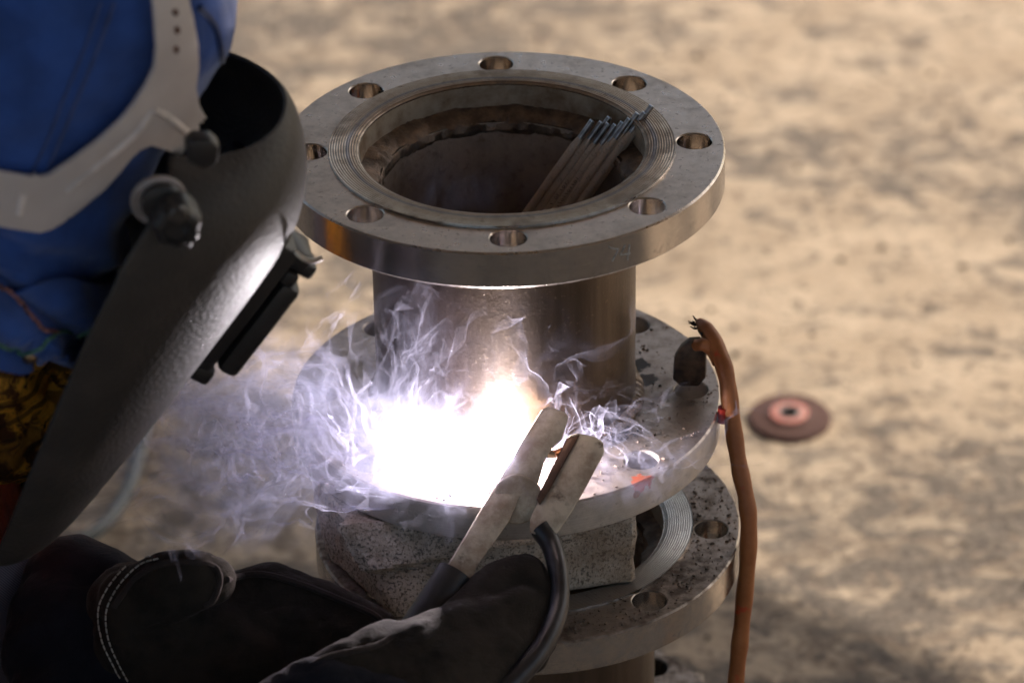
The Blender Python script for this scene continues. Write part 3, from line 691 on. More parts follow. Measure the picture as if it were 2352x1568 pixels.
# collar flap with a pointed tip and embroidered edge, over the hood hem
def sheet(name, pix, bvh, off, mat, parent, org, thick=.0016, step=9.0, smooth=2):
    """cloth or plastic sheet cut to an outline and laid on a curved surface"""
    pts = [(x, y) for x, y in pix]; xs = [p[0] for p in pts]; ys = [p[1] for p in pts]
    bm = bmesh.new(); poly = [bm.verts.new((x, y, 0)) for x, y in pts]; bm.faces.new(poly)
    y = min(ys)+step
    while y < max(ys):
        bmesh.ops.bisect_plane(bm, geom=bm.verts[:]+bm.edges[:]+bm.faces[:], plane_co=(0, y, 0), plane_no=(0, 1, 0)); y += step
    x = min(xs)+step
    while x < max(xs):
        bmesh.ops.bisect_plane(bm, geom=bm.verts[:]+bm.edges[:]+bm.faces[:], plane_co=(x, 0, 0), plane_no=(1, 0, 0)); x += step
    last = None; bad = []
    for v in bm.verts:
        h = onto(bvh, v.co.x, v.co.y, off)
        if h is None: bad.append(v)
        else: v.co = h-org
    bmesh.ops.delete(bm, geom=bad, context='VERTS')
    bmesh.ops.triangulate(bm, faces=[f for f in bm.faces if len(f.verts) > 4])
    bm.normal_update()
    s = sum((f.normal.dot(-fw) for f in bm.faces))
    if s < 0: bmesh.ops.reverse_faces(bm, faces=bm.faces)
    me_ = bpy.data.meshes.new(name); bm.to_mesh(me_); bm.free(); o_ = link(name, me_, parent, mat)
    m_ = o_.modifiers.new('thickness', 'SOLIDIFY'); m_.thickness = thick; m_.offset = 1
    m_ = o_.modifiers.new('soft', 'BEVEL'); m_.width = thick*.4; m_.segments = 2; m_.limit_method = 'ANGLE'; m_.angle_limit = R_(50)
    return o_
collar = sheet('collar', spl2 := [(-60, 640), (40, 655), (130, 640), (235, 655), (222, 716), (165, 772), (82, 832), (30, 806), (-60, 765)], bvh_h, .004, M_blue, person, po)
surf_tube('embroidery', [(-20, 660), (20, 690), (45, 725), (80, 762), (110, 770)], .0013, M_emb, collar, off=.0062)
surf_tube('embroidery', [(110, 770), (150, 768), (190, 742), (224, 712)], .0013, M_emb2, collar, off=.0062)
surf_tube('embroidery', [(-20, 752), (20, 775), (60, 790), (110, 770)], .0012, M_emb2, collar, off=.0062)
bm = bmesh.new(); bmesh.ops.create_icosphere(bm, subdivisions=2, radius=.0042); c_ = onto(bvh_h, 78, 796, .0065)
if c_ is None: c_ = at_depth(78, 796, 1.93)
for v in bm.verts: v.co = Vector((v.co.x, v.co.y*.5, v.co.z))+c_-po
obj('snap_button', bm, flat('brass_snap', (.30, .20, .12), .35, .9), collar)
# white plastic headgear resting on the hood, part of the helmet
b = NB('white_headgear_plastic'); f = b.noise(20, 4); M_white = b.bsdf(b.mix(b.ramp(f, .3, .7), (.50, .45, .44), (.62, .57, .56)), .38, 0, b.bump(b.noise(220, 3), .08, .0005), .45)
b.m.node_tree.nodes['Principled BSDF'].inputs['Subsurface Weight'].default_value = .0
strap = [(338, -20), (412, -20), (428, 40), (438, 95), (440, 150), (434, 185), (440, 225), (456, 262), (478, 300), (494, 334), (470, 348), (432, 372), (400, 350), (368, 330), (334, 318), (310, 328), (288, 348), (262, 382), (228, 420), (190, 452), (150, 486), (112, 512), (82, 522), (40, 516), (-30, 504), (-30, 374), (20, 384), (78, 394), (108, 388), (160, 352), (218, 308), (262, 268), (296, 228), (326, 180), (344, 142), (348, 100), (344, 50)]
hg = sheet('headgear_band', strap, bvh_s, .0035, M_white, helm, ho, thick=.0026)
def slot(pix, name='slot', m=None):
    return sheet(name, pix, bvh_s, .0063, m or flat('slot_shadow', (.05, .03, .028), .8), hg, ho, thick=.0004, step=30)
for k, (x, y) in enumerate(((387, 24), (391, 62), (389, 104))):
    slot([(x+6.5*math.cos(t)+0, y+9*math.sin(t)) for t in [2*math.pi*j/10 for j in range(10)]], 'strap_hole', flat('hole_brown', (.13, .065, .05), .7))
M_rib = flat('headgear_rib', (.66, .60, .58), .4)
for pix in ([(338, 238), (365, 250), (395, 275), (425, 305)], [(338, 238), (300, 290), (250, 335), (190, 385), (145, 425)], [(38, 478), (44, 450), (50, 430)]):
    surf_tube('rib', pix, .0022, M_rib, hg, bvh_s, .0058, ho)
# pivot: white washer disc, dark knob with lobes, bracket
def hdisc(name, px, py, l, prof, mat, parent, n=40, lobes=None, tilt=0):
    c = at_l(px, py, l); bm = bmesh.new(); rings_ = []
    for (r, h) in prof:
        rg_ = []
        for k in range(n):
            a = 2*math.pi*k/n; rr = r*(1+(lobes*math.cos(7*a) if lobes and h > .004 else 0))
            rg_.append(bm.verts.new(c+HF*rr*math.cos(a)+HU*rr*math.sin(a)+HL*h-ho))
        rings_.append(rg_)
    for A, B in zip(rings_, rings_[1:]):
        for k in range(n): bm.faces.new((A[k], A[(k+1) % n], B[(k+1) % n], B[k]))
    bm.faces.new(rings_[-1]); bm.faces.new(rings_[0][::-1]); return obj(name, bm, mat, parent)
hdisc('pivot_washer', 364, 456, .092, [(.0150, 0), (.0155, .001), (.0155, .003), (.0140, .004), (.0125, .0036)], flat('smoked_washer', (.30, .26, .25), .45), helm)
hdisc('pivot_hub', 372, 458, .095, [(.0115, 0), (.0115, .006), (.010, .007)], M_frame, helm)
kb = hdisc('tension_knob', 402, 494, .104, [(.0130, -.004), (.0133, .006), (.0128, .012), (.0112, .0142), (.008, .0150), (.0076, .0125), (.004, .012)], M_frame, helm, 56, .06)
hdisc('knob_screw', 408, 486, .116, [(.005, 0), (.005, .004), (.004, .0048)], flat('screw_zinc', (.10, .09, .085), .4, .8), kb, 24)
hdisc('stop_pin', 432, 520, .108, [(.0042, -.004), (.0042, .008), (.003, .0095)], M_frame, helm, 20)
hdisc('stop_pin', 426, 545, .106, [(.003, -.004), (.003, .006), (.002, .007)], M_frame, helm, 20)
bm = bmesh.new(); prism(bm, [at_l(x, y, .104)-ho for x, y in [(428, 336), (445, 322), (486, 324), (506, 340), (500, 378), (470, 394), (430, 372)]], HL*-.012); bevel(bm, .002, 2); obj('stop_bracket', bm, M_frame, helm)

# scarf, jacket, sleeve (clothing)
def loft(name, rows, mat, parent, wr=.004, ws=20, n=72):
    """rows: (centre, axis a, axis b) ellipses"""
    bm = bmesh.new(); R2 = []
    for c, a, b_ in rows:
        r_ = []
        for k in range(n):
            t = 2*math.pi*k/n; p = c+a*math.cos(t)+b_*math.sin(t); d = (p-c).normalized()
            r_.append(bm.verts.new(p+d*wr*fbm(p, ws, 4)-po))
        R2.append(r_)
    for A, B in zip(R2, R2[1:]):
        for k in range(n): bm.faces.new((A[k], A[(k+1) % n], B[(k+1) % n], B[k]))
    bm.faces.new(R2[0][::-1]); bm.faces.new(R2[-1]); return obj(name, bm, mat, parent)
def lerp_rows(rows, per=6):
    out = []
    for i in range(len(rows)-1):
        for k in range(per):
            t = k/per; t2 = t*t*(3-2*t); out.append(tuple(rows[i][j].lerp(rows[i+1][j], t2) for j in range(3)))
    return out+[rows[-1]]
b = NB('yellow_floral_cotton'); wv = b.n('ShaderNodeTexWave', wave_type='RINGS'); wv.inputs['Scale'].default_value = 13; wv.inputs['Distortion'].default_value = 16; wv.inputs['Detail'].default_value = 2; b.put(wv.inputs['Vector'], b.obj)
f = b.noise(42, 4, .6, dist=1.6)
col = b.mix(b.ramp(f, .40, .56), (.10, .034, .010), (.86, .36, .035)); col = b.mix(b.ramp(wv.outputs['Fac'], .15, .4, .7, 0), col, (.045, .018, .008))
M_yel = b.bsdf(col, .85, 0, b.bump(b.noise(25, 4), .6, .01), .2)
nk = HC+HU*-.13+HF*.02
X, Y, Z = Vector((1, 0, 0)), Vector((0, 1, 0)), Vector((0, 0, 1))
def prow(px, py, d, rx, ry): return (at_depth(px, py, d), rt*rx, fw*ry)
loft('scarf', lerp_rows([prow(40, 690, 2.07, .045, .06), prow(10, 790, 2.06, .050, .075), prow(-30, 900, 2.065, .056, .08), prow(-60, 1000, 2.075, .057, .08), prow(-90, 1090, 2.09, .050, .075), prow(-110, 1140, 2.10, .03, .05)]), M_yel, person, .012, 26)
M_org = cloth('orange_red_cotton', (.85, .11, .015), 1400, 12)
ch = verts[body_v['chest']]
loft('jacket', lerp_rows([prow(-110, 1000, 2.09, .040, .05), prow(-130, 1070, 2.085, .052, .06), prow(-150, 1160, 2.09, .056, .06), prow(-185, 1290, 2.10, .058, .07), (ch+Vector((.02, .06, -.12)), X*.14, Y*.20), (verts[1], X*.15, Y*.18), (pel, X*.16, Y*.18)]), M_org, person, .010, 13)
b = NB('grey_twill'); wv = b.n('ShaderNodeTexWave', bands_direction='DIAGONAL'); wv.inputs['Scale'].default_value = 260; b.put(wv.inputs['Vector'], b.obj)
M_twill = b.bsdf(b.mix(wv.outputs['Fac'], (.085, .075, .10), (.20, .175, .20)), .9, 0, b.bump(b.noise(16, 4), .6, .012), .2)
def limb(name, a, ra, b_, rb, mat, ext=0):
    d = (b_-a).normalized(); s = d.orthogonal().normalized(); t = d.cross(s)
    return loft(name, lerp_rows([(a.lerp(b_, k/5), s*(ra+(rb-ra)*k/5), t*(ra+(rb-ra)*k/5)) for k in range(6)], 5), mat, person, .007, 22, 48)
for nm in ('r', 'l'):
    limb('sleeve', verts[body_v[nm+'sh']], .078, verts[body_v[nm+'el']], .062, M_twill); 
limb('sleeve', verts[body_v['rel']], .062, verts[body_v['rwr']], .046, M_twill)
limb('sleeve', verts[body_v['lel']], .062, at_depth(35, 1440, 2.14), .042, M_twill)

# gloves: chains of balls fused into one skin
def fused(name, chains, mat, parent, org, voxel=.0022, it=8, squash=1.0, fold=1.0):
    bm = bmesh.new()
    for ch_ in chains:
        for (p0, r0), (p1, r1) in zip(ch_, ch_[1:]):
            n_ = max(2, int((p1-p0).length/(min(r0, r1)*.35))+1)
            for k in range(n_+1):
                t = k/n_; c = p0.lerp(p1, t)-org; r = r0+(r1-r0)*t
                m4 = Matrix.Translation(c) @ Matrix.LocRotScale(None, None, Vector((1, 1, 1)))
                res = bmesh.ops.create_icosphere(bm, subdivisions=2, radius=r, matrix=m4)
                if squash != 1.0:
                    for v in res['verts']:
                        dd = (v.co-c).dot(fw); v.co -= fw*dd*(1-squash)
    me_ = bpy.data.meshes.new(name); bm.to_mesh(me_); bm.free(); o_ = link(name, me_, parent, mat, False)
    m_ = o_.modifiers.new('fuse', 'REMESH'); m_.mode = 'VOXEL'; m_.voxel_size = voxel; m_.use_smooth_shade = True
    m_ = o_.modifiers.new('soft', 'SMOOTH'); m_.iterations = it; m_.factor = .5
    for nm, ty, sc, st in (('folds', 'CLOUDS', .045, .006), ('creases', 'MARBLE', .040, .0022)):
        tx = bpy.data.textures.get(nm) or bpy.data.textures.new(nm, ty); tx.noise_scale = sc
        if ty == 'MARBLE': tx.turbulence = 14; tx.noise_depth = 3; tx.marble_type = 'SHARPER'
        m_ = o_.modifiers.new(nm, 'DISPLACE'); m_.texture = tx; m_.strength = st*fold; m_.mid_level = .5; m_.texture_coords = 'LOCAL'
    return o_
def leather(name, c1, c2):
    b = NB(name); f = b.noise(28, 6, .62); g2 = b.noise(700, 3, .7); cr = b.noise(40, 5, .7, dist=2.0)
    col = b.mix(b.ramp(f, .32, .68), c1, c2); col = b.mix(b.ramp(g2, .55, .7, 0, .25), col, tuple(v*1.5 for v in c2))
    nrm = b.bump(cr, .35, .003); nrm = b.bump(g2, .45, .0008, nrm)
    return b.bsdf(col, .9, 0, nrm, .15, **{'Sheen Weight': .12, 'Sheen Roughness': .4, 'Sheen Tint': (.6, .5, .5)})
M_glove = leather('brown_suede', (.016, .0125, .010), (.034, .026, .020)); M_cuff = leather('navy_black_split_leather', (.008, .0085, .013), (.015, .0155, .023)); M_pip = leather('seam_welting', (.026, .019, .017), (.046, .034, .030))
def gp(px, py, d, r): return (at_depth(px, py, d), r)
DL = 2.095
lg = fused('glove', [
    [gp(300, 1400, DL+.004, .030), gp(420, 1470, DL, .036), gp(560, 1520, DL, .036), gp(700, 1560, DL-.002, .032)],           # palm
    [gp(330, 1470, DL, .036), gp(470, 1560, DL, .036), gp(600, 1610, DL, .032)],
    [gp(310, 1385, DL-.012, .024), gp(390, 1345, DL-.026, .0225), gp(455, 1330, DL-.030, .0195), gp(478, 1332, DL-.028, .0175)],    # thumb
    [gp(500, 1420, DL+.008, .027), gp(620, 1375, DL+.008, .0225), gp(740, 1405, DL+.002, .0205), gp(850, 1442, DL-.010, .0150), gp(868, 1452, DL-.014, .012)],   # index
    [gp(520, 1470, DL+.006, .027), gp(660, 1450, DL-.004, .022), gp(790, 1480, DL-.010, .019), gp(850, 1510, DL-.018, .015)],   # middle
    [gp(540, 1530, DL+.004, .026), gp(680, 1520, DL-.008, .021), gp(790, 1550, DL-.014, .017)],   # ring
    [gp(560, 1590, DL+.002, .024), gp(690, 1590, DL-.006, .018), gp(760, 1610, DL-.010, .015)],   # little
], M_glove, person, po, squash=.8)
cu = fused('glove_cuff', [[gp(300, 1395, DL+.020, .028), gp(230, 1370, DL+.034, .033), gp(165, 1345, DL+.046, .034)], [gp(290, 1480, DL+.012, .036), gp(180, 1460, DL+.022, .038), gp(140, 1430, DL+.030, .036)],
    [gp(300, 1570, DL+.006, .036), gp(180, 1560, DL+.012, .040), gp(130, 1500, DL+.018, .036)], [gp(300, 1660, DL, .034), gp(140, 1660, DL, .042)]], M_cuff, lg, po, squash=.8, fold=.5, it=20)
DR = 2.015
rg_ = fused('glove', [
    [gp(740, 1650, DR-.012, .038), gp(850, 1585, DR+.000, .034), gp(960, 1530, DR+.010, .031), gp(1060, 1480, DR+.026, .027)],
    [gp(880, 1690, DR-.010, .042), gp(1000, 1600, DR+.004, .036), gp(1100, 1530, DR+.020, .029)],
    [gp(1020, 1500, DR+.024, .022), gp(1092, 1420, DR+.042, .0195), gp(1150, 1352, DR+.054, .0180), gp(1202, 1330, DR+.056, .0165), gp(1236, 1368, DR+.050, .0145), gp(1246, 1408, DR+.042, .012)],      # index
    [gp(1060, 1510, DR+.014, .022), gp(1130, 1440, DR+.030, .0190), gp(1196, 1408, DR+.040, .0170), gp(1234, 1440, DR+.040, .014), gp(1238, 1468, DR+.034, .012)],   # middle
    [gp(1060, 1560, DR+.006, .022), gp(1140, 1500, DR+.018, .0190), gp(1196, 1478, DR+.030, .0160), gp(1216, 1504, DR+.032, .013)],   # ring
    [gp(1030, 1620, DR, .022), gp(1110, 1572, DR+.010, .0180), gp(1156, 1556, DR+.020, .0150), gp(1172, 1576, DR+.024, .012)],  # little
    [gp(760, 1590, DR-.014, .026), gp(800, 1535, DR-.012, .0195), gp(848, 1500, DR-.004, .0165), gp(896, 1470, DR+.010, .0140)],   # thumb
], M_glove, person, po, squash=.9, fold=.55)
cu2 = fused('glove_cuff', [[gp(760, 1660, DR-.014, .044), gp(640, 1760, DR-.022, .050)], [gp(880, 1700, DR-.012, .046), gp(760, 1820, DR-.02, .052)]], M_cuff, rg_, po, squash=.9, fold=.5, it=20)
dg = bpy.context.evaluated_depsgraph_get(); dg.update()
def eval_bvh(o_):
    ev = o_.evaluated_get(dg); m_ = ev.to_mesh(); mw = o_.matrix_world.copy() if True else None
    vs_ = [mw @ v.co for v in m_.vertices]; fs_ = [tuple(p.vertices) for p in m_.polygons]; t = BVHTree.FromPolygons(vs_, fs_); ev.to_mesh_clear(); return t
bvh_lg, bvh_cu, bvh_rg = eval_bvh(lg), eval_bvh(cu), eval_bvh(rg_)
def on_any(px, py, trees, off):
    best = None; d = ray(px, py).normalized()
    for t in trees:
        h = t.ray_cast(CAM, d)
        if h[0] is not None and (best is None or h[3] < best[3]): best = h
    if best is None: return None
    n_ = best[1] if best[1].dot(d) < 0 else -best[1]
    return best[0]+n_*off
M_thread = flat('white_thread', (.50, .46, .40), .8)
def stitches(pix, trees, parent, org, gap=14.0, ln=9.0, rad_=.00055):
    bm = bmesh.new(); pts = spline([Vector((x, y, 0)) for x, y in pix], 30); acc = 0; st = None; n_ = 0
    for a, b_ in zip(pts, pts[1:]):
        acc += (b_-a).length
        if st is None and acc >= gap-ln: st = a; acc = 0
        elif st is not None and acc >= ln:
            p0 = on_any(st.x, st.y, trees, .0004); p1 = on_any(b_.x, b_.y, trees, .0004); st = None; acc = 0
            if p0 is not None and p1 is not None and (p0-p1).length < .008: tube(bm, [p0-org, (p0+p1)/2-org, p1-org], rad_, 6); n_ += 1
    if n_: o_ = obj('stitching', bm, M_thread, parent)
    else: bm.free()
st1 = [(350, 1276), (305, 1290), (262, 1330), (232, 1380), (226, 1420), (234, 1470), (256, 1520), (282, 1568)]
stitches(st1, [bvh_lg, bvh_cu], lg, po); stitches([(x+18, y+6) for x, y in st1], [bvh_lg, bvh_cu], lg, po)
def welt(pix, trees, parent, rad_=.0022, off=.0004):
    pts = []
    for p in spline([Vector((x, y, 0)) for x, y in pix], 10):
        h = on_any(p.x, p.y, trees, off)
        if h is not None: pts.append(h-po)
    if len(pts) > 3:
        for _ in range(3): pts = [pts[0]]+[(pts[i-1]+pts[i]*2+pts[i+1])/4 for i in range(1, len(pts)-1)]+[pts[-1]]
        bm = bmesh.new(); tube(bm, pts, rad_, 8); obj('seam_welt', bm, M_pip, parent)
welt([(262, 1392), (310, 1330), (370, 1295), (440, 1290), (490, 1300), (505, 1330), (490, 1375), (470, 1390)], [bvh_lg], lg)
welt([(520, 1330), (600, 1318), (700, 1345), (800, 1385), (860, 1412), (888, 1440)], [bvh_lg], lg)
welt([(700, 1540), (750, 1510), (800, 1498), (870, 1480), (900, 1462)], [bvh_rg], rg_, .002)

# ------------------------------------------------------------------ welding smoke (grid volume from a noise field)
def smoke():
    lo, hi = Vector((-.265, -.175, -.192)), Vector((.135, .035, .0)); vox = .0020
    me_ = bpy.data.meshes.new('smoke'); o_ = bpy.data.objects.new('smoke', me_); COL.objects.link(o_)
    ng = bpy.data.node_groups.new('smoke_field', 'GeometryNodeTree')
    ng.interface.new_socket('Geometry', in_out='INPUT', socket_type='NodeSocketGeometry'); ng.interface.new_socket('Geometry', in_out='OUTPUT', socket_type='NodeSocketGeometry')
    N = ng.nodes; Lk = ng.links; out = N.new('NodeGroupOutput')
    def put(s, v):
        if isinstance(v, bpy.types.NodeSocket): Lk.new(v, s)
        elif v is not None: s.default_value = v
    def mth(op, a, b_=None, c=None, clamp=False):
        x = N.new('ShaderNodeMath'); x.operation = op; x.use_clamp = clamp
        put(x.inputs[0], a); put(x.inputs[1], b_); put(x.inputs[2], c); return x.outputs[0]
    def vec(op, a, b_=None, sc=None):
        x = N.new('ShaderNodeVectorMath'); x.operation = op; put(x.inputs[0], a)
        if b_ is not None: put(x.inputs[1], b_)
        if sc is not None: put(x.inputs['Scale'], sc)
        return x
    def nz(v, scale, det, rgh=.5, color=False):
        x = N.new('ShaderNodeTexNoise'); put(x.inputs['Vector'], v); x.inputs['Scale'].default_value = scale; x.inputs['Detail'].default_value = det; x.inputs['Roughness'].default_value = rgh
        return x.outputs['Color' if color else 'Fac']
    pos = N.new('GeometryNodeInputPosition').outputs[0]
    def warp(v, scale, det, amt):
        c = nz(v, scale, det, .5, True); c = vec('SUBTRACT', c, (.5, .5, .5)).outputs[0]; c = vec('MULTIPLY', c, amt).outputs[0]
        return vec('ADD', v, c).outputs[0]
    ps = vec('MULTIPLY', pos, (1.0, 1.0, .72)).outputs[0]
    p1 = warp(ps, 12, 0, (.10, .10, .11)); p2 = warp(p1, 31, 0, (.042, .042, .046)); p3 = warp(p2, 82, 0, (.015, .015, .016))
    def sheetf(v, scale, wdt, det=0):
        n_ = mth('SUBTRACT', nz(v, scale, det), .5); n_ = mth('DIVIDE', n_, wdt); n_ = mth('MULTIPLY', n_, n_); return mth('EXPONENT', mth('MULTIPLY', n_, -1.0))
    s1 = sheetf(p3, 20, .026); s2 = sheetf(vec('ADD', p3, (3.1, 1.7, .4)).outputs[0], 38, .034)
    patch = mth('MULTIPLY', mth('SUBTRACT', nz(p1, 17, 0), .36), 3.4, clamp=True)
    fil = mth('ADD', mth('ADD', s1, mth('MULTIPLY', s2, .55)), .07); fil = mth('MULTIPLY', fil, patch)
    env = None
    pw = vec('ADD', pos, vec('MULTIPLY', vec('SUBTRACT', p2, ps).outputs[0], (.45, .45, .45)).outputs[0]).outputs[0]
    for c, r, a in SMOKE_BLOBS:
        d = vec('SUBTRACT', pw, tuple(c)).outputs[0]; d = vec('DIVIDE', d, tuple(r)).outputs[0]; l = vec('DOT_PRODUCT', d, d).outputs['Value']
        e_ = mth('MULTIPLY', mth('EXPONENT', mth('MULTIPLY', l, -1.0)), a); env = e_ if env is None else mth('ADD', env, e_)
    env = mth('MAXIMUM', mth('SUBTRACT', env, .012), 0.0)
    den = mth('MULTIPLY', fil, env)
    dc = vec('DIVIDE', vec('SUBTRACT', pw, (-.030, -.114, -.163)).outputs[0], (.040, .026, .017)).outputs[0]        # dense unstirred fume right at the arc
    den = mth('ADD', den, mth('MULTIPLY', mth('EXPONENT', mth('MULTIPLY', vec('DOT_PRODUCT', dc, dc).outputs['Value'], -1.0)), .45))
    den = mth('MAXIMUM', mth('SUBTRACT', den, .004), 0.0)
    vc = N.new('GeometryNodeVolumeCube'); put(vc.inputs['Density'], den)
    vc.inputs['Min'].default_value = lo; vc.inputs['Max'].default_value = hi
    for k, nm in enumerate(('Resolution X', 'Resolution Y', 'Resolution Z')): vc.inputs[nm].default_value = int((hi[k]-lo[k])/vox)
    b = NB('weld_fume'); v = b.n('ShaderNodeVolumePrincipled'); v.inputs['Color'].default_value = (.74, .74, 1.0, 1); v.inputs['Density'].default_value = SMOKE_DENS; v.inputs['Anisotropy'].default_value = .1
    b.t.links.new(v.outputs[0], b.out.inputs['Volume'])
    sm_ = N.new('GeometryNodeSetMaterial'); sm_.inputs['Material'].default_value = b.m
    Lk.new(vc.outputs[0], sm_.inputs[0]); Lk.new(sm_.outputs[0], out.inputs[0])
    md_ = o_.modifiers.new('field', 'NODES'); md_.node_group = ng
    me_.materials.append(b.m)
    o_['kind'] = 'stuff'; o_['label'] = 'white and violet welding smoke curling round the pipe foot'
    return o_
SMOKE_DENS = 22.0
SMOKE_BLOBS = [((-.016, -.116, -.164), (.046, .034, .018), 1.3), ((-.060, -.116, -.158), (.048, .042, .022), 1.5), ((-.115, -.108, -.146), (.058, .055, .030), 1.15), ((-.175, -.10, -.132), (.065, .06, .040), 1.0),
               ((-.066, -.112, -.110), (.022, .026, .040), .60), ((.075, -.085, -.168), (.060, .050, .012), .7), ((.02, -.112, -.095), (.09, .025, .060), .07), ((-.10, -.150, -.02), (.07, .03, .05), .12), ((-.03, -.02, -.025), (.045, .045, .018), .7)]
smoke()
# thin curling sheets of fume: lines of particles carried by a swirling flow, each sheet a real surface with its own thinness
import numpy as np
def fume_sheets():
    rs = np.random.RandomState(11); TB = rs.rand(64, 64, 64, 3)*2-1
    def vn(p, sc):
        q_ = p*sc+100.0; i0 = np.floor(q_).astype(int); f = q_-i0; f = f*f*f*(f*(f*6-15)+10); r = 0
        for dx in (0, 1):
            for dy in (0, 1):
                for dz in (0, 1):
                    w_ = (f[:, 0] if dx else 1-f[:, 0])*(f[:, 1] if dy else 1-f[:, 1])*(f[:, 2] if dz else 1-f[:, 2])
                    r = r+w_[:, None]*TB[(i0[:, 0]+dx) % 64, (i0[:, 1]+dy) % 64, (i0[:, 2]+dz) % 64]
        return r
    def curl(p, sc):
        e = .25/sc; g_ = []
        for a in range(3):
            d = np.zeros(3); d[a] = e; g_.append((vn(p+d, sc)-vn(p-d, sc))/(2*e*sc))
        return np.stack([g_[1][:, 2]-g_[2][:, 1], g_[2][:, 0]-g_[0][:, 2], g_[0][:, 1]-g_[1][:, 0]], -1)
    src = np.array([ARC.x, -.098, -L1+.006])
    m, TT = 16, 115; P0 = []; PH = []; WV = []; SW = []; TAU = []; LIFE = []; SP0 = []
    for kind, count in FUME:
        c0, spread, wind, swirl, tau, life = FUME_KINDS[kind]
        for s_ in range(count):
            c = src+np.array(c0)+rs.randn(3)*np.array(spread); dr = rs.randn(3); dr[2] *= .5; dr /= np.linalg.norm(dr); ln = rs.uniform(.003, .012)
            p = c+dr*np.linspace(-.5, .5, m)[:, None]*ln+rs.randn(m, 3)*.0001; SP0.append(ln/(m-1))
            P0.append(p); PH.append(np.tile(rs.rand(3)*.05, (m, 1))); WV.append(np.tile(np.array(wind)*rs.uniform(.55, 1.4)+rs.randn(3)*.12, (m, 1)))
            SW.append(np.full((m, 1), swirl*rs.uniform(.7, 1.3))); TAU.append(tau*rs.uniform(.35, 1.4)); LIFE.append(int(TT*life*rs.uniform(.55, 1)))
    p = np.concatenate(P0); PH = np.concatenate(PH); WV = np.concatenate(WV); SW = np.concatenate(SW); rows = []
    for t in range(TT):
        rows.append(p.copy()); g_ = min(1.0, .3+t/25.0); tv = t*.00009
        v = WV.copy(); out = p-src; out[:, 2] *= .2; dd = np.linalg.norm(out, axis=1)[:, None]+.004; v = v+out/dd*np.clip(.016/dd, 0, 1.1)*.8
        v = v+(curl(p+PH+tv, 20)*.50+curl(p+PH+5+tv*2, 52)*.50+curl(p+PH+9, 125)*.48)*SW*g_*2.3
        r = np.hypot(p[:, 0], p[:, 1]); rad_ = np.stack([p[:, 0]/r, p[:, 1]/r, 0*r], -1); vr = (v*rad_).sum(1)
        push = np.clip((.094-r)/.006, 0, 1); v = v+rad_*(push*(.5-np.minimum(vr, 0)))[:, None]
        low = np.clip((-L1+.007-p[:, 2])/.006, 0, 1)*(r < .141); v[:, 2] += low*(.35-np.minimum(v[:, 2], 0))
        p = p+v*.0016
    ALL = np.stack(rows).reshape(TT, len(P0), m, 3); V = []; F = []; A = []; nv = 0
    for k in range(len(P0)):
        T_ = LIFE[k]; G = ALL[:T_, k]; p0 = SP0[k]
        sp_ = np.linalg.norm(np.diff(G, axis=1), axis=2); sp_ = np.concatenate([sp_[:, :1], (sp_[:, 1:]+sp_[:, :-1])/2, sp_[:, -1:]], 1)
        th = np.clip(p0/np.maximum(sp_, p0*.25), .05, 2.2)**.50; tt = np.linspace(0, 1, T_)[:, None]; ee = np.linspace(-1, 1, m)[None, :]
        A.append((TAU[k]*th*np.minimum(1, tt*6)*(1-tt)**.8*(1-ee**4)).reshape(-1)); V.append(G.reshape(-1, 3))
        idx = (np.arange(T_-1)[:, None]*m+np.arange(m-1)[None, :]).reshape(-1)+nv; F.append(np.stack([idx, idx+1, idx+1+m, idx+m], -1)); nv += T_*m
    V = np.concatenate(V); F = np.concatenate(F); A = np.concatenate(A)
    keep = (sum(np.linalg.norm(V[F[:, a]]-V[F[:, (a+1) % 4]], axis=1) for a in range(4)) < .05) & (A[F].max(1) > .006) & (np.hypot(V[F[:, 0], 0], V[F[:, 0], 1]) > .083); F = F[keep]
    me_ = bpy.data.meshes.new('smoke_wisps'); me_.from_pydata(V.tolist(), [], F.tolist()); at = me_.attributes.new('thin', 'FLOAT', 'POINT'); at.data.foreach_set('value', A.astype(np.float32))
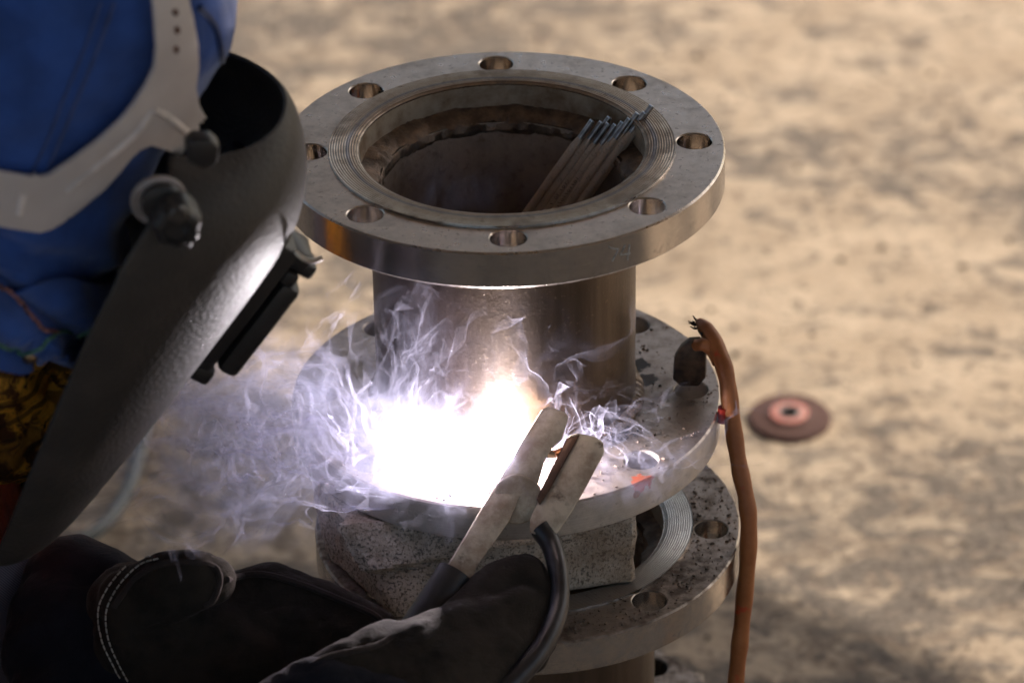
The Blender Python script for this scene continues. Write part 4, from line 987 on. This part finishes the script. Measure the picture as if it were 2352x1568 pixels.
    b = NB('fume_sheet'); a_ = b.n('ShaderNodeAttribute', attribute_name='thin'); gm = b.n('ShaderNodeNewGeometry'); dt = b.n('ShaderNodeVectorMath', operation='DOT_PRODUCT')
    b.put(dt.inputs[0], gm.outputs['Incoming']); b.put(dt.inputs[1], gm.outputs['Normal'])
    cs = b.math('MAXIMUM', b.math('ABSOLUTE', dt.outputs['Value']), .26)           # optical depth of a thin slab grows when it is seen edge-on
    op = b.math('SUBTRACT', 1.0, b.math('EXPONENT', b.math('MULTIPLY', b.math('DIVIDE', a_.outputs['Fac'], cs), -1.0)))
    df = b.n('ShaderNodeBsdfDiffuse'); tl = b.n('ShaderNodeBsdfTranslucent'); col_ = (.82, .80, 1.0, 1)
    df.inputs[0].default_value = col_; tl.inputs[0].default_value = col_
    m1 = b.n('ShaderNodeMixShader'); b.put(m1.inputs[1], df.outputs[0]); b.put(m1.inputs[2], tl.outputs[0]); tr = b.n('ShaderNodeBsdfTransparent')
    m2 = b.n('ShaderNodeMixShader'); b.put(m2.inputs[0], op); b.put(m2.inputs[1], tr.outputs[0]); b.put(m2.inputs[2], m1.outputs[0]); b.t.links.new(m2.outputs[0], b.out.inputs[0])
    o_ = link('smoke_wisps', me_, None, b.m); me_.polygons.foreach_set('use_smooth', [True]*len(me_.polygons))
    o_['kind'] = 'stuff'; o_['label'] = 'thin curling wisps of pale violet welding fume over the flange'
FUME_KINDS = {   # start offset, start spread, drift, swirl, optical depth, life
    'left': ((-.026, -.012, .005), (.016, .010, .004), (-1.7, -.20, .20), .70, .030, .95), 'far': ((-.095, -.012, .018), (.030, .022, .014), (-1.35, -.05, .10), .75, .16, .9), 'plume': ((-.060, -.010, .010), (.008, .006, .004), (-.04, -.02, .62), .70, .050, .8),
    'right': ((.030, -.004, .003), (.018, .010, .003), (.80, .02, .03), .70, .045, .75), 'front': ((-.03, -.012, .003), (.026, .006, .002), (-.30, -.40, .03), .70, .030, .5), 'veil': ((.02, -.004, .030), (.035, .004, .018), (.10, -.08, .50), .8, .022, .8)}
FUME = (('left', 64), ('far', 48), ('plume', 14), ('right', 24), ('front', 16), ('veil', 20))
fume_sheets()
